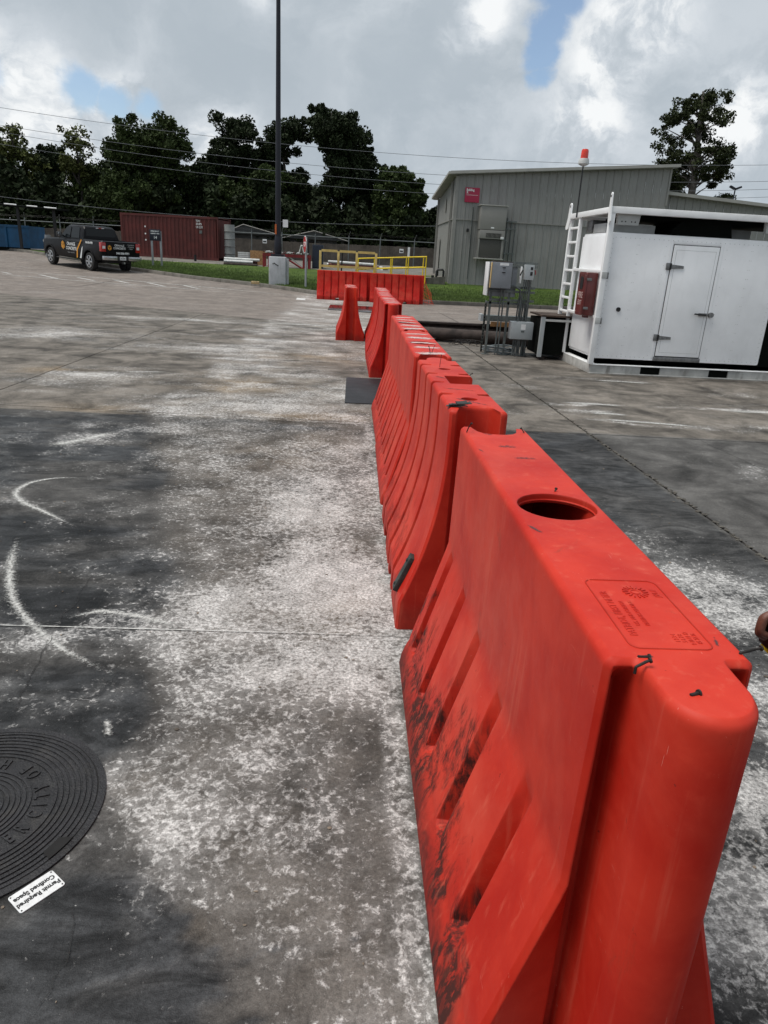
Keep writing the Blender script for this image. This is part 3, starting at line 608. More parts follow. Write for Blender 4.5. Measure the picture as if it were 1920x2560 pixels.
for bb, L in ((b3, 1.6), (b4, 1.6), (b5, 1.6), (b6, 1.6), (b7, 1.6), (single, 1.5)):
    for k in range(5):
        y_ = L * (k + .5) / 5; xo = random.uniform(-.05, .05)
        ribbon('dust_smear', [(-.10, y_ + random.uniform(-.08, .08)), (xo, y_), (.10, y_ + random.uniform(-.08, .08))], random.uniform(.05, .11), M_DUST, bb, HB + .0008 - 0, 10)
    for k in range(3):
        y_ = random.uniform(.15, L - .1); ribbon('smear', [(-.09, y_), (0, y_ + random.uniform(-.05, .05)), (.08, y_ + .02)], .028, M_SMEAR, bb, HB + .0014, 8)
# parts that cling to the second barrier
M_RUB = mat('black_rubber', (.022, .028, .026), .7, var=.5, vs=20, bump=.5, bs=60, dirt=.5, dirtc=(.10, .11, .10), ds=14)
mb = MB(); mb.box((0, 0, 0), (.028, .055, .20), None, .006)
for k in (-1, 1): mb.tube((-.02, 0, k * .07), (.0, 0, k * .07), .008, n=8)
pad = mb.build('rubber_pad', M_RUB, b2); pad.location = (-.268, .12, .245); pad.rotation_euler = (R(6), R(22), 0)
scrap = MB()
for k in range(5): scrap.box((random.uniform(-.03, .03), random.uniform(-.008, .008), .003 + k * .0035), (.075 - k * .006, .035, .0028), Euler((random.uniform(-.15, .15), random.uniform(-.15, .15), random.uniform(-.2, .2))))
sc = scrap.build('plastic_scrap', M_RUB); sc.location = (-.075, 2.075, HB + .002); tag(sc, 'crumpled black plastic scrap on top of the second barrier near its left edge', 'scrap')
# orange net at the far right barrier, leaves
M_NET = mat('orange_net', (.62, .06, .02), .6)
mb = MB()
for i in range(9):
    for a in range(7):
        z0, z1 = a * .15, (a + 1) * .15; x0 = 2.14 + .035 * i + (6 - a) * .012 * i * .3; mb.tube((x0 + .05 * math.sin(a + i) * .5, 27.6 + .02 * math.sin(i), z0 * (1 - .06 * i)), (x0 + .05 * math.sin(a + 1 + i) * .5 - .01, 27.6 + .02 * math.cos(i), z1 * (1 - .06 * i)), .006, n=4)
for a in range(7): mb.tube((2.12, 27.6, a * .15 * .9 + .03), (2.45 + .02 * (6 - a), 27.6, a * .15 * .5 + .02), .006, n=4)
net = mb.build('safety_net', M_NET, None, False); tag(net, 'tattered orange net hanging off the end of the far right barrier', 'net')
# ------------------------------------------------------------------ sheets on the ground
M_PLATE = mat('dark_plastic_sheet', (.014, .014, .016), .5, var=.3, vs=2, dirt=.15, dirtc=(.05, .05, .05), ds=8, spec=.3)
mb = MB(); mb.b2((-.62, 7.49, .002), (.62, 9.40, .010), .002); pl = mb.build('ground_sheet', M_PLATE); tag(pl, 'dark smooth sheet lying on the pavement in the gap of the barrier row', 'sheet')
M_PLATE2 = mat('dark_wet_sheet', (.022, .012, .012), .16, var=.3, vs=3, spec=.7)
mb = MB(); mb.b2((-1.38, 22.9, .004), (-.55, 27.3, .02), .003); pl = mb.build('ground_sheet', M_PLATE2); tag(pl, 'left strip of wet dark red sheeting on the ground before the far barriers', 'sheet'); pl.rotation_euler = (R(.0), 0, 0)
mb = MB(); mb.b2((-.53, 22.6, .006), (.35, 27.3, .022), .003); pl = mb.build('ground_sheet', M_PLATE2); tag(pl, 'right strip of wet dark red sheeting behind the lone barrier', 'sheet')
# ------------------------------------------------------------------ manhole
M_IRON = mat('cast_iron', (.016, .016, .018), .55, .25, var=.35, vs=9, bump=.7, bs=120, dirt=.35, dirtc=(.075, .07, .062), ds=12)
mh = thing('manhole', 'round cast iron manhole with ringed cover set in the pavement beside the white plate', 'manhole', (-1.688, .797, 0))
mb = MB()
def annulus(mb, r0, r1, z0, z1, n_=96):
    R4 = [[mb.bm.verts.new((r * math.cos(2 * math.pi * k / n_), r * math.sin(2 * math.pi * k / n_), z)) for k in range(n_)] for r, z in ((r0, z0), (r0, z1), (r1, z1), (r1, z0))]
    for a, b in zip(R4, R4[1:] + R4[:1]):
        for k in range(n_): mb.bm.faces.new((a[k], a[(k + 1) % n_], b[(k + 1) % n_], b[k]))
annulus(mb, .374, .396, .001, .0065); mb.build('frame', M_IRON, mh)
mb = MB(); annulus(mb, .3705, .3755, .001, .0052); mb.build('frame_gap', mat('gap_black', (.003, .003, .003), .9), mh)
mb = MB(); mb.tube((0, 0, .0012), (0, 0, .0035), .372, .372, 96); mb.build('cover', M_IRON, mh)
cv = mh.children[-1]
for r in [.366, .349, .332, .315, .298, .281, .264, .247] + [.172, .156, .140, .124, .108, .092, .076]:
    mb = MB(); annulus(mb, r - .0052, r + .0040, .003, .0072); mb.build('ring_rib', M_IRON, cv)
lets = 'CITY OF HOUSTON'
for i, ch in enumerate(lets):
    if ch == ' ': continue
    a = R(-5 + (84.4 + 4.8) / 8 * i); rr = .208
    pos = Vector((math.cos(a) * rr, math.sin(a) * rr, .0035)); tang = (-math.sin(a), math.cos(a), 0); upd = (-math.cos(a), -math.sin(a), 0)
    text('cast_letter', ch, .062, M_IRON, cv, frame_m(pos, tang, upd), .0040, 'CENTER', .62, .0008)
for i, ch in enumerate('SEWER'):
    a = R(-70 + 12 * i); pos = Vector((math.cos(a) * .208, math.sin(a) * .208, .0035)); text('cast_letter', ch, .062, M_IRON, cv, frame_m(pos, (-math.sin(a), math.cos(a), 0), (-math.cos(a), -math.sin(a), 0)), .0040, 'CENTER', .62, .0008)
M_BLK = mat('black_void', (.004, .004, .004), .9)
mb = MB()
for a0 in (-24,): 
    P = [(.372 * math.cos(R(a0 + t)), .372 * math.sin(R(a0 + t))) for t in range(-7, 8)] + [(.335 * math.cos(R(a0 + t)), .345 * math.sin(R(a0 + t))) for t in (5, 0, -5)]
    mb.prism(P, .0095, .0105, lambda u, v, h: (u, v, h))
mb.build('pick_slot', M_BLK, cv)
# warning plate
M_ALU = mat('white_enamel_plate', (.62, .63, .63), .5, .0, var=.08, vs=20, bump=.5, bs=40, dirt=.35, dirtc=(.25, .25, .24), ds=30)
M_INK = mat('black_ink', (.012, .012, .013), .6)
A_ = Vector((-1.356, .570)); B_ = Vector((-1.290, .526)); C_ = Vector((-1.366, .436)); rd = (C_ - B_).normalized(); cen = (A_ + C_) / 2
ang = math.atan2(rd.y, rd.x); wp = thing('warning_plate', 'small white plate reading Permit Required Confined Space on the pavement by the manhole', 'sign', (cen.x, cen.y, .001), ang)
mb = MB(); mb.prism(rrect(-.062, .062, -.036, .036, .007), 0, .0025, lambda u, v, h: (u, v, h)); mb.build('plate', M_ALU, wp)
text('lettering', 'Permit Required', .0205, M_INK, wp, frame_m((0, .0115, .0027), (1, 0, 0), (0, 1, 0)), .0002, 'CENTER', .86, .0009)
text('lettering', 'Confined Space', .0205, M_INK, wp, frame_m((0, -.0125, .0027), (1, 0, 0), (0, 1, 0)), .0002, 'CENTER', .86, .0009)
for sx_ in (-1, 1):
    for sy_ in (-1, 1): mb = MB(); mb.tube((sx_ * .056, sy_ * .030, .002), (sx_ * .056, sy_ * .030, .0034), .0022, n=10); mb.build('rivet', M_INK, wp)
# ------------------------------------------------------------------ white equipment cabin
M_WHT = mat('white_gloss_paint', (.86, .87, .88), .35, var=.05, vs=1.5, dirt=.10, dirtc=(.35, .34, .32), ds=5, coat=.2)
M_WHT2 = mat('white_frame_paint', (.82, .83, .83), .35, var=.05, vs=2.0, dirt=.22, dirtc=(.30, .27, .23), ds=6)
M_SKID = mat('worn_skid_paint', (.42, .42, .40), .6, var=.2, vs=3, dirt=.65, dirtc=(.10, .085, .07), ds=5)
M_STEEL = mat('dull_steel', (.20, .20, .20), .45, .7, var=.25, vs=20)
M_DARK = mat('black_paint_and_shade', (.006, .007, .006), .8, spec=.05)  # near black for black parts; also stands for shade in gaps
M_BLKM = mat('black_metal', (.015, .015, .016), .5, .3)
M_FIRE = mat('fire_box_red', (.11, .014, .012), .42, var=.2, vs=5, coat=.3)
M_GREY = mat('light_grey_paint', (.45, .46, .45), .5, var=.12, vs=4)
CO = (3.52, 11.09, 0); ca_ = thing('equipment_cabin', 'white skid mounted steel cabin with roof frame, ladder and closed door', 'cabin', CO, R(1))
Wd, Dp, FL = 3.03, 2.10, 5.6
def P_(name, a, b, m, par=ca_, bev=.006): return MB().b2(a, b, bev).build(name, m, par)
# skid with fork pockets: lower rail made of segments
sk = bpy.data.objects.new('skid', None); C.objects.link(sk); sk.parent = ca_
for a, b in ((0, .90), (1.25, 2.12), (2.47, FL)):
    P_('skid_rail', (a, 0, .018), (b, .10, .145), M_SKID, sk)
P_('skid_rail', (0, -.025, 0), (FL, .09, .018), M_SKID, sk); P_('skid_rail', (0, -.02, .145), (FL, .09, .16), M_WHT2, sk)
P_('skid_rail', (0, .1, .0), (.10, Dp, .15), M_SKID, sk); P_('skid_rail', (0, .1, .15), (.12, Dp, .163), M_WHT2, sk); P_('skid_rail', (0, Dp, 0), (FL, Dp + .1, .16), M_SKID, sk)
for x0 in (.90, 2.12): P_('fork_pocket', (x0, .03, .02), (x0 + .35, Dp - .2, .14), M_DARK, sk, .001)
MB().tube((.098, 1.98, .08), (-.004, 1.98, .08), .035, n=14).build('drain_hole', M_DARK, sk)
# deck slab coloured near black for the shadow under the cabin
P_('deck_shade', (.12, .12, .10), (FL, Dp - .02, .13), M_DARK)
# body box
bx = MB(); bx.b2((.06, .05, .25), (Wd - .03, Dp - .65 + .0, 2.27), .035); body = bx.build('cabin_body', M_WHT, ca_)
P_('side_panel', (.045, .14, .30), (.062, Dp - .66, 2.22), M_WHT, ca_, .002)
# seams and the door
P_('door_gasket', (1.118, .044, .312), (1.912, .0505, 2.134), M_BLKM, ca_, .0)
P_('door', (1.128, .034, .34), (1.902, .052, 2.124), M_WHT)
P_('door_frame_trim', (1.06, .045, .30), (1.112, .052, 2.18), M_WHT); P_('door_frame_trim', (1.918, .045, .30), (1.97, .052, 2.18), M_WHT); P_('door_frame_trim', (1.112, .0455, 2.14), (1.918, .052, 2.18), M_WHT)
P_('door_sill', (1.10, .03, .255), (1.93, .052, .325), M_STEEL)
for z_ in (1.79, .645):
    h_ = P_('hinge', (1.045, .02, z_ - .055), (1.118, .045, z_ + .055), M_STEEL); MB().prism([(1.118, z_ - .035), (1.118, z_ + .035), (1.34, z_ + .018), (1.34, z_ - .022)], .018, .034, lambda u, v, h: (u, h, v)).build('hinge_strap', M_STEEL, h_)
    MB().tube((1.115, .012, z_ - .05), (1.115, .012, z_ + .05), .013).build('hinge_pin', M_BLKM, h_)
lt = P_('latch', (1.74, -.01, 1.03), (1.90, .035, 1.08), M_STEEL, ca_, .012); MB().tube((1.66, -.015, 1.062), (1.86, -.015, 1.055), .012).build('latch_handle', M_BLKM, lt); MB().tube((1.96, -.005, 1.055), (1.96, .045, 1.055), .042, n=18).build('latch_keeper', M_STEEL, lt)
MB().tube((.36, .03, 1.07), (.36, .06, 1.07), .036, n=20).build('vent_plug', M_BLKM, ca_)
rv = MB()
def riv(x_, z_, r=.0065): rv.lathe([(r, 0), (r * .8, .003), (.0005, .005)], (0, 0, 0), 6); n0 = len(rv.bm.verts); rv.bm.verts.ensure_lookup_table(); vs = rv.bm.verts[n0 - 18:]; [setattr(v_, 'co', Vector((x_ + v_.co.x, .0505 - v_.co.z, z_ + v_.co.y))) for v_ in vs]
for k in range(26):
    z_ = .34 + k * .073
    for x_ in (.10, 2.93): riv(x_, z_)
    if k % 2 == 0:
        for x_ in (.52, .545, 1.0, 2.03, 2.45, 2.475): riv(x_ + random.uniform(-.004, .004), z_, .0055)
for k in range(36): riv(.14 + k * .08, 2.19); riv(.14 + k * .08, .30) if not 1.0 < .14 + k * .08 < 2.0 else None
for k in range(10): rv2 = riv(1.18 + k * .074, 2.07, .005)
stuff(rv.build('rivets', M_GREY, ca_, False))
# inner step panel line on the door
mb = MB()
for a, b in (((1.18, 2.05), (1.85, 2.05)), ((1.18, .40), (1.85, .40)), ((1.85, .40), (1.85, 2.05)), ((1.18, .40), (1.18, 2.05))): mb.tube((a[0], .0345, a[1]), (b[0], .0345, b[1]), .0025, n=5)
mb.build('door_seam', M_GREY, ca_)
# frame posts and top rails
HT = 2.62
def tubeb(name, p, q, s=.07, m=M_WHT2, par=ca_): 
    p = Vector(p); q = Vector(q); d = q - p; mb = MB(); mb.box((0, 0, 0), (s, s, d.length), None, .008); o = mb.build(name, m, par); o.location = (p + q) / 2; o.rotation_mode = 'QUATERNION'; o.rotation_quaternion = d.to_track_quat('Z', 'Y'); return o
tubeb('corner_post', (.0, .0, .16), (.0, .0, HT - .04), .085); tubeb('corner_post', (0, Dp, .16), (0, Dp, HT - .04), .07); tubeb('corner_post', (FL, 0, .16), (FL, 0, HT), .085); tubeb('corner_post', (FL, Dp, .16), (FL, Dp, HT), .085)
tubeb('top_rail', (-.04, 0, HT - .03), (FL, 0, HT - .03), .10); tubeb('top_rail', (0, .0, HT - .03), (0, Dp + .03, HT - .03), .09); tubeb('top_rail', (0, Dp, HT - .03), (FL, Dp, HT - .03), .09)
tubeb('cross_rail', (0, 0, 1.66), (0, 1.60, 1.66), .05); tubeb('cross_rail', (0, 0, .93), (0, 1.60, .93), .05)
tubeb('ladder_stile', (0, 1.56, .16), (0, 1.56, HT - .07), .06)
for k in range(9): tubeb('ladder_rung', (0, 1.58, .42 + k * .245), (0, Dp - .02, .42 + k * .245), .042)
def lug(y_, flip):
    pr = [(-.03, .28), (.035, .28), (.05, 0), (.05, -.14), (-.01, -.20), (-.05, -.17), (-.06, -.1)]
    pts = [(-.030, .16), (-.024, .20), (0, .222), (.024, .20), (.032, .16), (.05, -.04), (.09, -.20), (.075, -.235), (.045, -.24), (.0, -.22), (-.03, -.1)]
    return MB().prism([(u * flip, v) for u, v in pts], -.012, .012, lambda u, v, h: (h, u, v))
o = lug(0, 1.9).build('lifting_lug', M_WHT2, ca_, ang=20); o.location = (-.04, Dp + .02, HT - .02); MB().tube((-.016, 0, .165), (.016, 0, .165), .022, n=14).build('lug_hole', M_BLKM, o)
o = lug(0, -1).build('lifting_lug', M_WHT2, ca_, ang=20); o.location = (-.056, -.03, HT - .0); MB().tube((-.016, 0, .165), (.016, 0, .165), .018, n=14).build('lug_hole', M_BLKM, o)
# roof sheet (underside dark) and gear beneath it
P_('roof_sheet', (.05, .06, HT - .005), (FL - .05, Dp - .05, HT + .015), M_STEEL)
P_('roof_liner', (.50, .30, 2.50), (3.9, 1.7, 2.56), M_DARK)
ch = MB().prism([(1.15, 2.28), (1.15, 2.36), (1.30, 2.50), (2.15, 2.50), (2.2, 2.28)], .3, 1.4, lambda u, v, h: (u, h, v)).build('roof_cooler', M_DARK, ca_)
for x0 in (.13, 2.62, ):
    br_ = MB().prism([(0, 0), (.34, 0), (.36, .19), (-.02, .19)], .04, .12, lambda u, v, h: (x0 + u, h, 2.38 + v)).build('frame_bracket', M_GREY, ca_); P_('bracket_flange', (x0 - .02, .0, 2.53), (x0 + .36, .05, 2.575), M_GREY, br_)
    for k in (.06, .12, .22, .28): MB().tube((x0 + k, .037, 2.43), (x0 + k, .045, 2.43), .011, n=10).build('bolt', M_BLKM, br_)
P_('roof_duct', (.10, .5, 2.28), (.95, 1.1, 2.42), M_GREY); P_('roof_duct', (2.0, 1.0, 2.28), (2.9, 1.4, 2.46), M_GREY); P_('roof_duct', (.1, 1.2, 2.3), (.5, 1.5, 2.50), M_STEEL)
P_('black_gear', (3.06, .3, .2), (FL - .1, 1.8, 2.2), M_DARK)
for z_ in (1.60, .88):
    k_ = P_('clamp_plate', (-.04, -.052, z_ - .05), (.05, -.042, z_ + .05), M_GREY); P_('clamp_block', (.045, -.05, z_ - .055), (.075, .03, z_ + .045), M_STEEL, k_)
# fire extinguisher box hung on the side
fb = thing('fire_box', 'dark red fire extinguisher box hanging on the side of the white cabin', 'fire box', (CO[0], CO[1], 0), R(1))
MB().b2((-.205, .12, .94), (-.03, .50, 1.63), .02).build('case', M_FIRE, fb)
dr = MB().prism(rrect(.12, .50, .94, 1.63, .05), -.232, -.206, lambda u, v, h: (h, u, v)).build('door', M_FIRE, fb)
MB().prism(rrect(.24, .40, 1.36, 1.56, .05), -.238, -.2325, lambda u, v, h: (h, u, v)).build('window', M_BLKM, dr)
MB().path([(-.234, a_, b_) for a_, b_ in rrect(.15, .47, .98, 1.59, .04)] + [(-.234, .47, 1.55)], .004, 5).build('raised_rim', M_FIRE, dr)
M_FTXT = mat('pale_lettering', (.42, .30, .28), .7)
text('lettering', 'FIRE', .14, M_FTXT, dr, frame_m((-.2335, .31, 1.26), (0, -1, 0), (0, 0, 1)), .0006, 'CENTER', .95, .002); text('lettering', 'EXT', .11, M_FTXT, dr, frame_m((-.2335, .31, 1.14), (0, -1, 0), (0, 0, 1)), .0006, 'CENTER', .95, .002)
for z_ in (1.52, 1.06): MB().b2((-.22, .106, z_ - .02), (-.14, .12, z_ + .02), .003).build('toggle_latch', M_STEEL, fb)
MB().b2((-.16, .2, .90), (-.08, .3, .94), .002).build('drain', M_FIRE, fb)
# beacon
M_BRED = mat('beacon_red', (.62, .03, .01), .25, var=.15, vs=20, coat=.5)
bc = thing('beacon', 'red warning beacon on a thin pole rising behind the white cabin', 'beacon', (3.43, 12.75, 2.55))
MB().tube((0, 0, 0), (0, 0, .86), .012).build('pole', M_BLKM, bc)
MB().lathe([(.02, .84), (.075, .865), (.095, .88), (.092, .93), (.080, .965)], n=24).build('base', M_GREY, bc)
MB().lathe([(.066, .966), (.066, 1.0), (.063, 1.09), (.052, 1.115), (.01, 1.12)], n=24).build('lens', M_BRED, bc)
# ------------------------------------------------------------------ electrical rack
M_EGREY = mat('electrical_grey', (.20, .215, .235), .45, .1, var=.1, vs=4, dirt=.15, ds=6)
M_ELGT = mat('light_box_grey', (.36, .39, .40), .42, .1, var=.08, vs=4, dirt=.12, ds=6)
M_STRUT = mat('galvanised_strut', (.13, .145, .14), .5, .5, var=.25, vs=9)
M_CONDUIT = mat('conduit', (.10, .115, .115), .5, .2, var=.25, vs=9)
M_YEL = mat('pale_yellow_edge', (.50, .36, .16), .6); M_LBL = mat('white_label', (.72, .73, .73), .5)
M_RUST = mat('rusty_steel', (.055, .035, .024), .85, .2, var=.5, vs=8, bump=.4, dirt=.5, dirtc=(.03, .02, .015))
M_DRUST = mat('dark_rusty_steel', (.038, .028, .024), .85, .2, var=.5, vs=5, bump=.4)
er = thing('electrical_rack', 'grey steel strut rack carrying electrical boxes and conduits right of the barrier row', 'electrical rack', (0, 0, 0))
def E_(name, a, b, m, par=None, bev=.005): return MB().b2(a, b, bev).build(name, m, par or er)
Yr = 13.07
def strut(p, q, par=None, s=.041):
    mb = MB(); p = Vector(p); q = Vector(q); d = q - p; mb.box((0, 0, 0), (s, s, d.length)); o = mb.build('strut', M_STRUT, par or er); o.location = (p + q) / 2; o.rotation_mode = 'QUATERNION'; o.rotation_quaternion = d.to_track_quat('Z', 'Y')
    n_ = int(d.length / .07); hb = MB()
    for k in range(n_): hb.box((0, -s / 2 - .001, -d.length / 2 + (k + .5) * .07), (.016, .002, .032))
    h = hb.build('strut_slots', M_DARK, o, False); stuff(h)
for x_ in (2.066, 2.42, 2.80):
    strut((x_, Yr, .01), (x_, Yr, 1.74)); E_('foot_plate', (x_ - .08, Yr - .06, .002), (x_ + .08, Yr + .06, .012), M_STRUT)
strut((2.06, 13.5, .01), (2.0, Yr + .05, 1.0)); strut((2.82, 13.55, .01), (2.8, Yr + .05, 1.0))
for z_ in (1.72, 1.66, 1.28, 1.20, 1.04): strut((2.04, Yr - .04, z_), (2.90, Yr - .04, z_))
strut((1.98, Yr, .98), (2.75, Yr, .98))
E_('back_board', (1.955, Yr - .12, 1.11), (1.975, Yr + .25, 1.715), M_LBL)
E_('back_cabinet', (2.02, Yr - .02, 1.10), (2.53, Yr + .12, 1.66), M_EGREY)
m1 = E_('main_panel', (1.995, Yr - .27, 1.255), (2.375, Yr - .06, 1.72), M_EGREY); E_('panel_lid', (2.0, Yr - .285, 1.26), (2.37, Yr - .271, 1.715), M_EGREY, m1)
E_('panel_edge', (1.981, Yr - .275, 1.26), (1.994, Yr - .2, 1.71), M_YEL, m1, .001); E_('label', (2.13, Yr - .288, 1.66), (2.30, Yr - .2855, 1.705), M_LBL, m1, 0)
for z_ in (1.625, 1.54): E_('handle', (2.185, Yr - .30, z_ - .008), (2.245, Yr - .2855, z_ + .008), M_BLKM, m1, .002)
E_('top_flange', (2.0, Yr - .27, 1.721), (2.38, Yr - .05, 1.735), M_RUST, m1, .002)
m2_ = E_('switch_box', (2.635, Yr - .2, 1.43), (2.805, Yr - .05, 1.70), M_ELGT); E_('switch_symbol', (2.735, Yr - .203, 1.61), (2.78, Yr - .2005, 1.66), M_BLKM, m2_, 0); E_('switch_symbol', (2.735, Yr - .203, 1.51), (2.78, Yr - .2005, 1.575), M_BLKM, m2_, 0)
MB().path([(2.81, Yr - .1, 1.60), (2.845, Yr - .13, 1.60), (2.85, Yr - .13, 1.53)], .010, 6).build('switch_lever', mat('lever_red', (.3, .02, .02), .5), m2_)
E_('disconnect_box', (2.575, Yr - .12, 1.36), (2.60, Yr, 1.66), M_LBL)
MB().path([(2.60, Yr - .16, 1.6), (2.57, Yr - .18, 1.55), (2.55, Yr - .18, 1.50)], .012, 6).build('switch_lever', M_BLKM, er)
m3 = E_('lower_box', (2.48, 12.86, .335), (2.915, 13.10, .66), M_ELGT, er, .008); E_('label', (2.67, 12.857, .52), (2.76, 12.8595, .62), M_LBL, m3, 0); E_('label', (2.68, 12.857, .47), (2.74, 12.8595, .50), M_STRUT, m3, 0)
E_('lid', (2.485, 12.848, .34), (2.91, 12.859, .655), M_ELGT, m3, .002) ; m3.children[0].location = (0, -.014, 0); m3.children[1].location = (0, -.014, 0)
for x_ in (2.58, 2.62, 2.66, 2.70, 2.75, 2.82): MB().tube((x_, 12.98, .01), (x_ + .01, 13.0, .34), .017).build('conduit', M_CONDUIT, er)
for x_, z0, z1 in ((2.24, .0, 1.26), (2.30, .0, 1.26), (2.66, .66, 1.44), (2.70, .66, 1.44), (2.735, .66, 1.44), (2.77, .66, 1.44), (2.6, .66, 1.2)):
    MB().tube((x_, 13.02 + random.uniform(-.04, .03), z0 + .01), (x_, Yr - .10, z1), .014).build('conduit', M_CONDUIT, er)
MB().path([(2.37, Yr - .1, 1.30), (2.5, Yr - .12, 1.30), (2.60, Yr - .12, 1.24), (2.63, Yr - .1, 1.1), (2.63, Yr - .08, .66)], .018, 8).build('conduit', M_CONDUIT, er)
# coil of hose at its foot
hc = MB()
for k in range(7): hc.path([(2.36 + (.30 + k * .012) * math.cos(a) * (.9 + .1 * math.sin(k)), 13.25 + (.16 + .01 * k) * math.sin(a), .03 + .018 * k + .02 * math.sin(a * 2 + k)) for a in np.linspace(0, 2 * math.pi, 26)], .012, 6)
o = hc.build('hose_coil', mat('pale_hose', (.16, .19, .20), .5, var=.3)); tag(o, 'coil of pale grey hose lying at the foot of the electrical rack', 'hose')
hc = MB()
for k in range(9): 
    cx, cy = random.uniform(1.7, 2.0), random.uniform(14.3, 14.5); r_ = random.uniform(.15, .3); a0 = random.uniform(0, 6)
    hc.path([(cx + r_ * math.cos(a0 + a), cy + r_ * .7 * math.sin(a0 + a), .02 + .10 * abs(math.sin(a * .7 + k))) for a in np.linspace(0, 4.5, 18)], .005, 5)
o = hc.build('wire_tangle', M_NAIL); tag(o, 'tangle of thin rusty wire on the ground by the large pipe', 'wire')
MB().path([(2.8, 13.0, .06), (3.2, 12.9, .07), (3.9, 12.6, .05)], .012, 6).build('ground_cable', M_CONDUIT, er)
MB().path([(2.8, 13.05, .03), (3.2, 12.95, .03), (3.9, 12.7, .02)], .012, 6).build('ground_cable', M_CONDUIT, er)
# large pipe and low rail behind
o = MB().tube((.4, 15.2, .15), (6.0, 14.35, .15), .14, n=24).build('large_pipe', M_DRUST); tag(o, 'large rusty brown pipe lying on the ground behind the electrical rack', 'pipe')
rl = thing('steel_rail', 'long low rusty steel beam on short legs across the yard behind the barriers', 'beam', (0, 16.55, 0))
MB().b2((-.1, -.10, .26), (6.5, .12, .30)).b2((-.1, -.02, .19), (6.5, .02, .26)).b2((-.1, -.1, .15), (6.5, .1, .19)).build('beam', M_DRUST, rl)
for x_ in (1.0, 2.62, 4.4, 6.0): MB().b2((x_ - .06, -.05, 0), (x_ + .06, .05, .16)).b2((x_ - .14, -.08, .10), (x_ + .14, .08, .15)).build('leg', M_DRUST, rl)
MB().b2((-.1, -.3, .003), (6.5, .5, .02)).build('dark_base', M_DARK, rl)  # dark strip laid on the ground as the beam's painted shadow
gt = thing('cable_trough', 'pale galvanised trough standing across the low steel beam behind the rack', 'trough', (0, 16.4, 0))
MB().b2((2.52, 0, .39), (3.75, .30, .52)).build('trough', M_STRUT, gt); MB().b2((2.50, -.02, .38), (2.56, .32, .54)).build('end_plate', M_ELGT, gt)
for x_ in (2.7, 3.5): MB().b2((x_, .1, .02), (x_ + .05, .2, .39)).build('leg', M_DRUST, gt)
MB().b2((2.75, -.03, .27), (3.3, -.002, .38)).build('side_board', mat('orange_rust_board', (.20, .10, .035), .8, var=.4, vs=7), gt)
bb_ = thing('open_steel_box', 'black open fronted steel box left of the white cabin, grey edges, rusty lid', 'box', (2.98, 12.55, 0))
MB().b2((0, 0, .06), (.07, .08, .80)).build('side_post', M_ELGT, bb_); MB().b2((0, .08, .1), (1.3, .9, .76)).build('box', M_DARK, bb_)
MB().b2((-.01, -.01, .80), (1.35, .95, .83)).build('lid', M_RUST, bb_); MB().b2((.07, 0, .72), (1.3, .03, .76)).build('lip', M_GREY, bb_)
for x_ in (.05, 1.2): MB().b2((x_, .05, 0), (x_ + .1, .2, .06)).build('leg', M_DRUST, bb_)
# ------------------------------------------------------------------ metal building
M_CLAD = mat('grey_cladding', (.25, .248, .238), .55, .1, var=.06, vs=.8, dirt=.30, dirtc=(.13, .125, .115), ds=1.2)
M_TRIM = mat('grey_trim', (.24, .235, .22), .5, .1, var=.08, vs=2)
M_TRIML = mat('pale_trim', (.33, .325, .30), .5, .1, var=.08, vs=2)
M_ROOF = mat('roof_sheet', (.25, .25, .24), .5, .2, var=.1, vs=1)
BX0, BX1, BY0, BY1 = 4.30, 14.93, 37.0, 44.1
GB0 = .44
bd = thing('metal_building', 'grey corrugated metal building with sloping roof and a crimson sign', 'building', (0, 0, 0))
def top_front(x_): return 5.70 + (6.62 - 5.70) * (x_ - BX0) / (BX1 - BX0)
def clad_panel(x0, x1, z0, z1a, z1b, fr, name='wall_panel'):
    """panel with one standing rib; fr(u, depth, z)"""
    rib = .032; w_ = x1 - x0; us = [0, w_ * .30, w_ * .30 + .0, w_ * .34, w_ * .66, w_ * .70, w_]
    prof = [(0, rib), (.035, rib), (.06, 0), (w_ * .5 - .03, 0), (w_ * .5 - .02, .010), (w_ * .5 + .02, .010), (w_ * .5 + .03, 0), (w_ - .03, 0), (w_ - .004, rib), (w_ - .004, rib)][:9]
    mb = MB(); A = []; B = []
    for u, d in prof:
        t = u / w_; A.append(mb.bm.verts.new(fr(x0 + u, d, z0))); B.append(mb.bm.verts.new(fr(x0 + u, d, z1a + (z1b - z1a) * t)))
    for k in range(len(prof) - 1): mb.bm.faces.new((A[k], A[k + 1], B[k + 1], B[k]))
    return mb.mesh(name, M_CLAD, False)
fr_front = lambda u, d, z: (u, BY0 - d, z)
fr_left = lambda u, d, z: (BX0 - d, u, z)
npn = 26; wp_ = (BX1 - BX0 - .1) / npn
zs_ = 3.72
for k in range(npn):
    a = BX0 + .1 + k * wp_
    mesh_obj('wall_panel', clad_panel(a, a + wp_, GB0, zs_ - .03, zs_ - .03, lambda u, d, z: (u, BY0 + .02 - d, z)), bd)
    mesh_obj('wall_panel', clad_panel(a, a + wp_, zs_, top_front(a), top_front(a + wp_), fr_front), bd)
def top_left(y_): return 5.70 + (5.12 - 5.70) * (y_ - BY0) / (BY1 - BY0)
nl = 17; wl = (BY1 - BY0 - .1) / nl
for k in range(nl):
    a = BY0 + .1 + k * wl
    mesh_obj('wall_panel', clad_panel(a, a + wl, GB0, zs_ - .03, zs_ - .03, lambda u, d, z: (BX0 + .02 - d, u, z)), bd)
    mesh_obj('wall_panel', clad_panel(a, a + wl, zs_, top_left(a), top_left(a + wl), fr_left), bd)
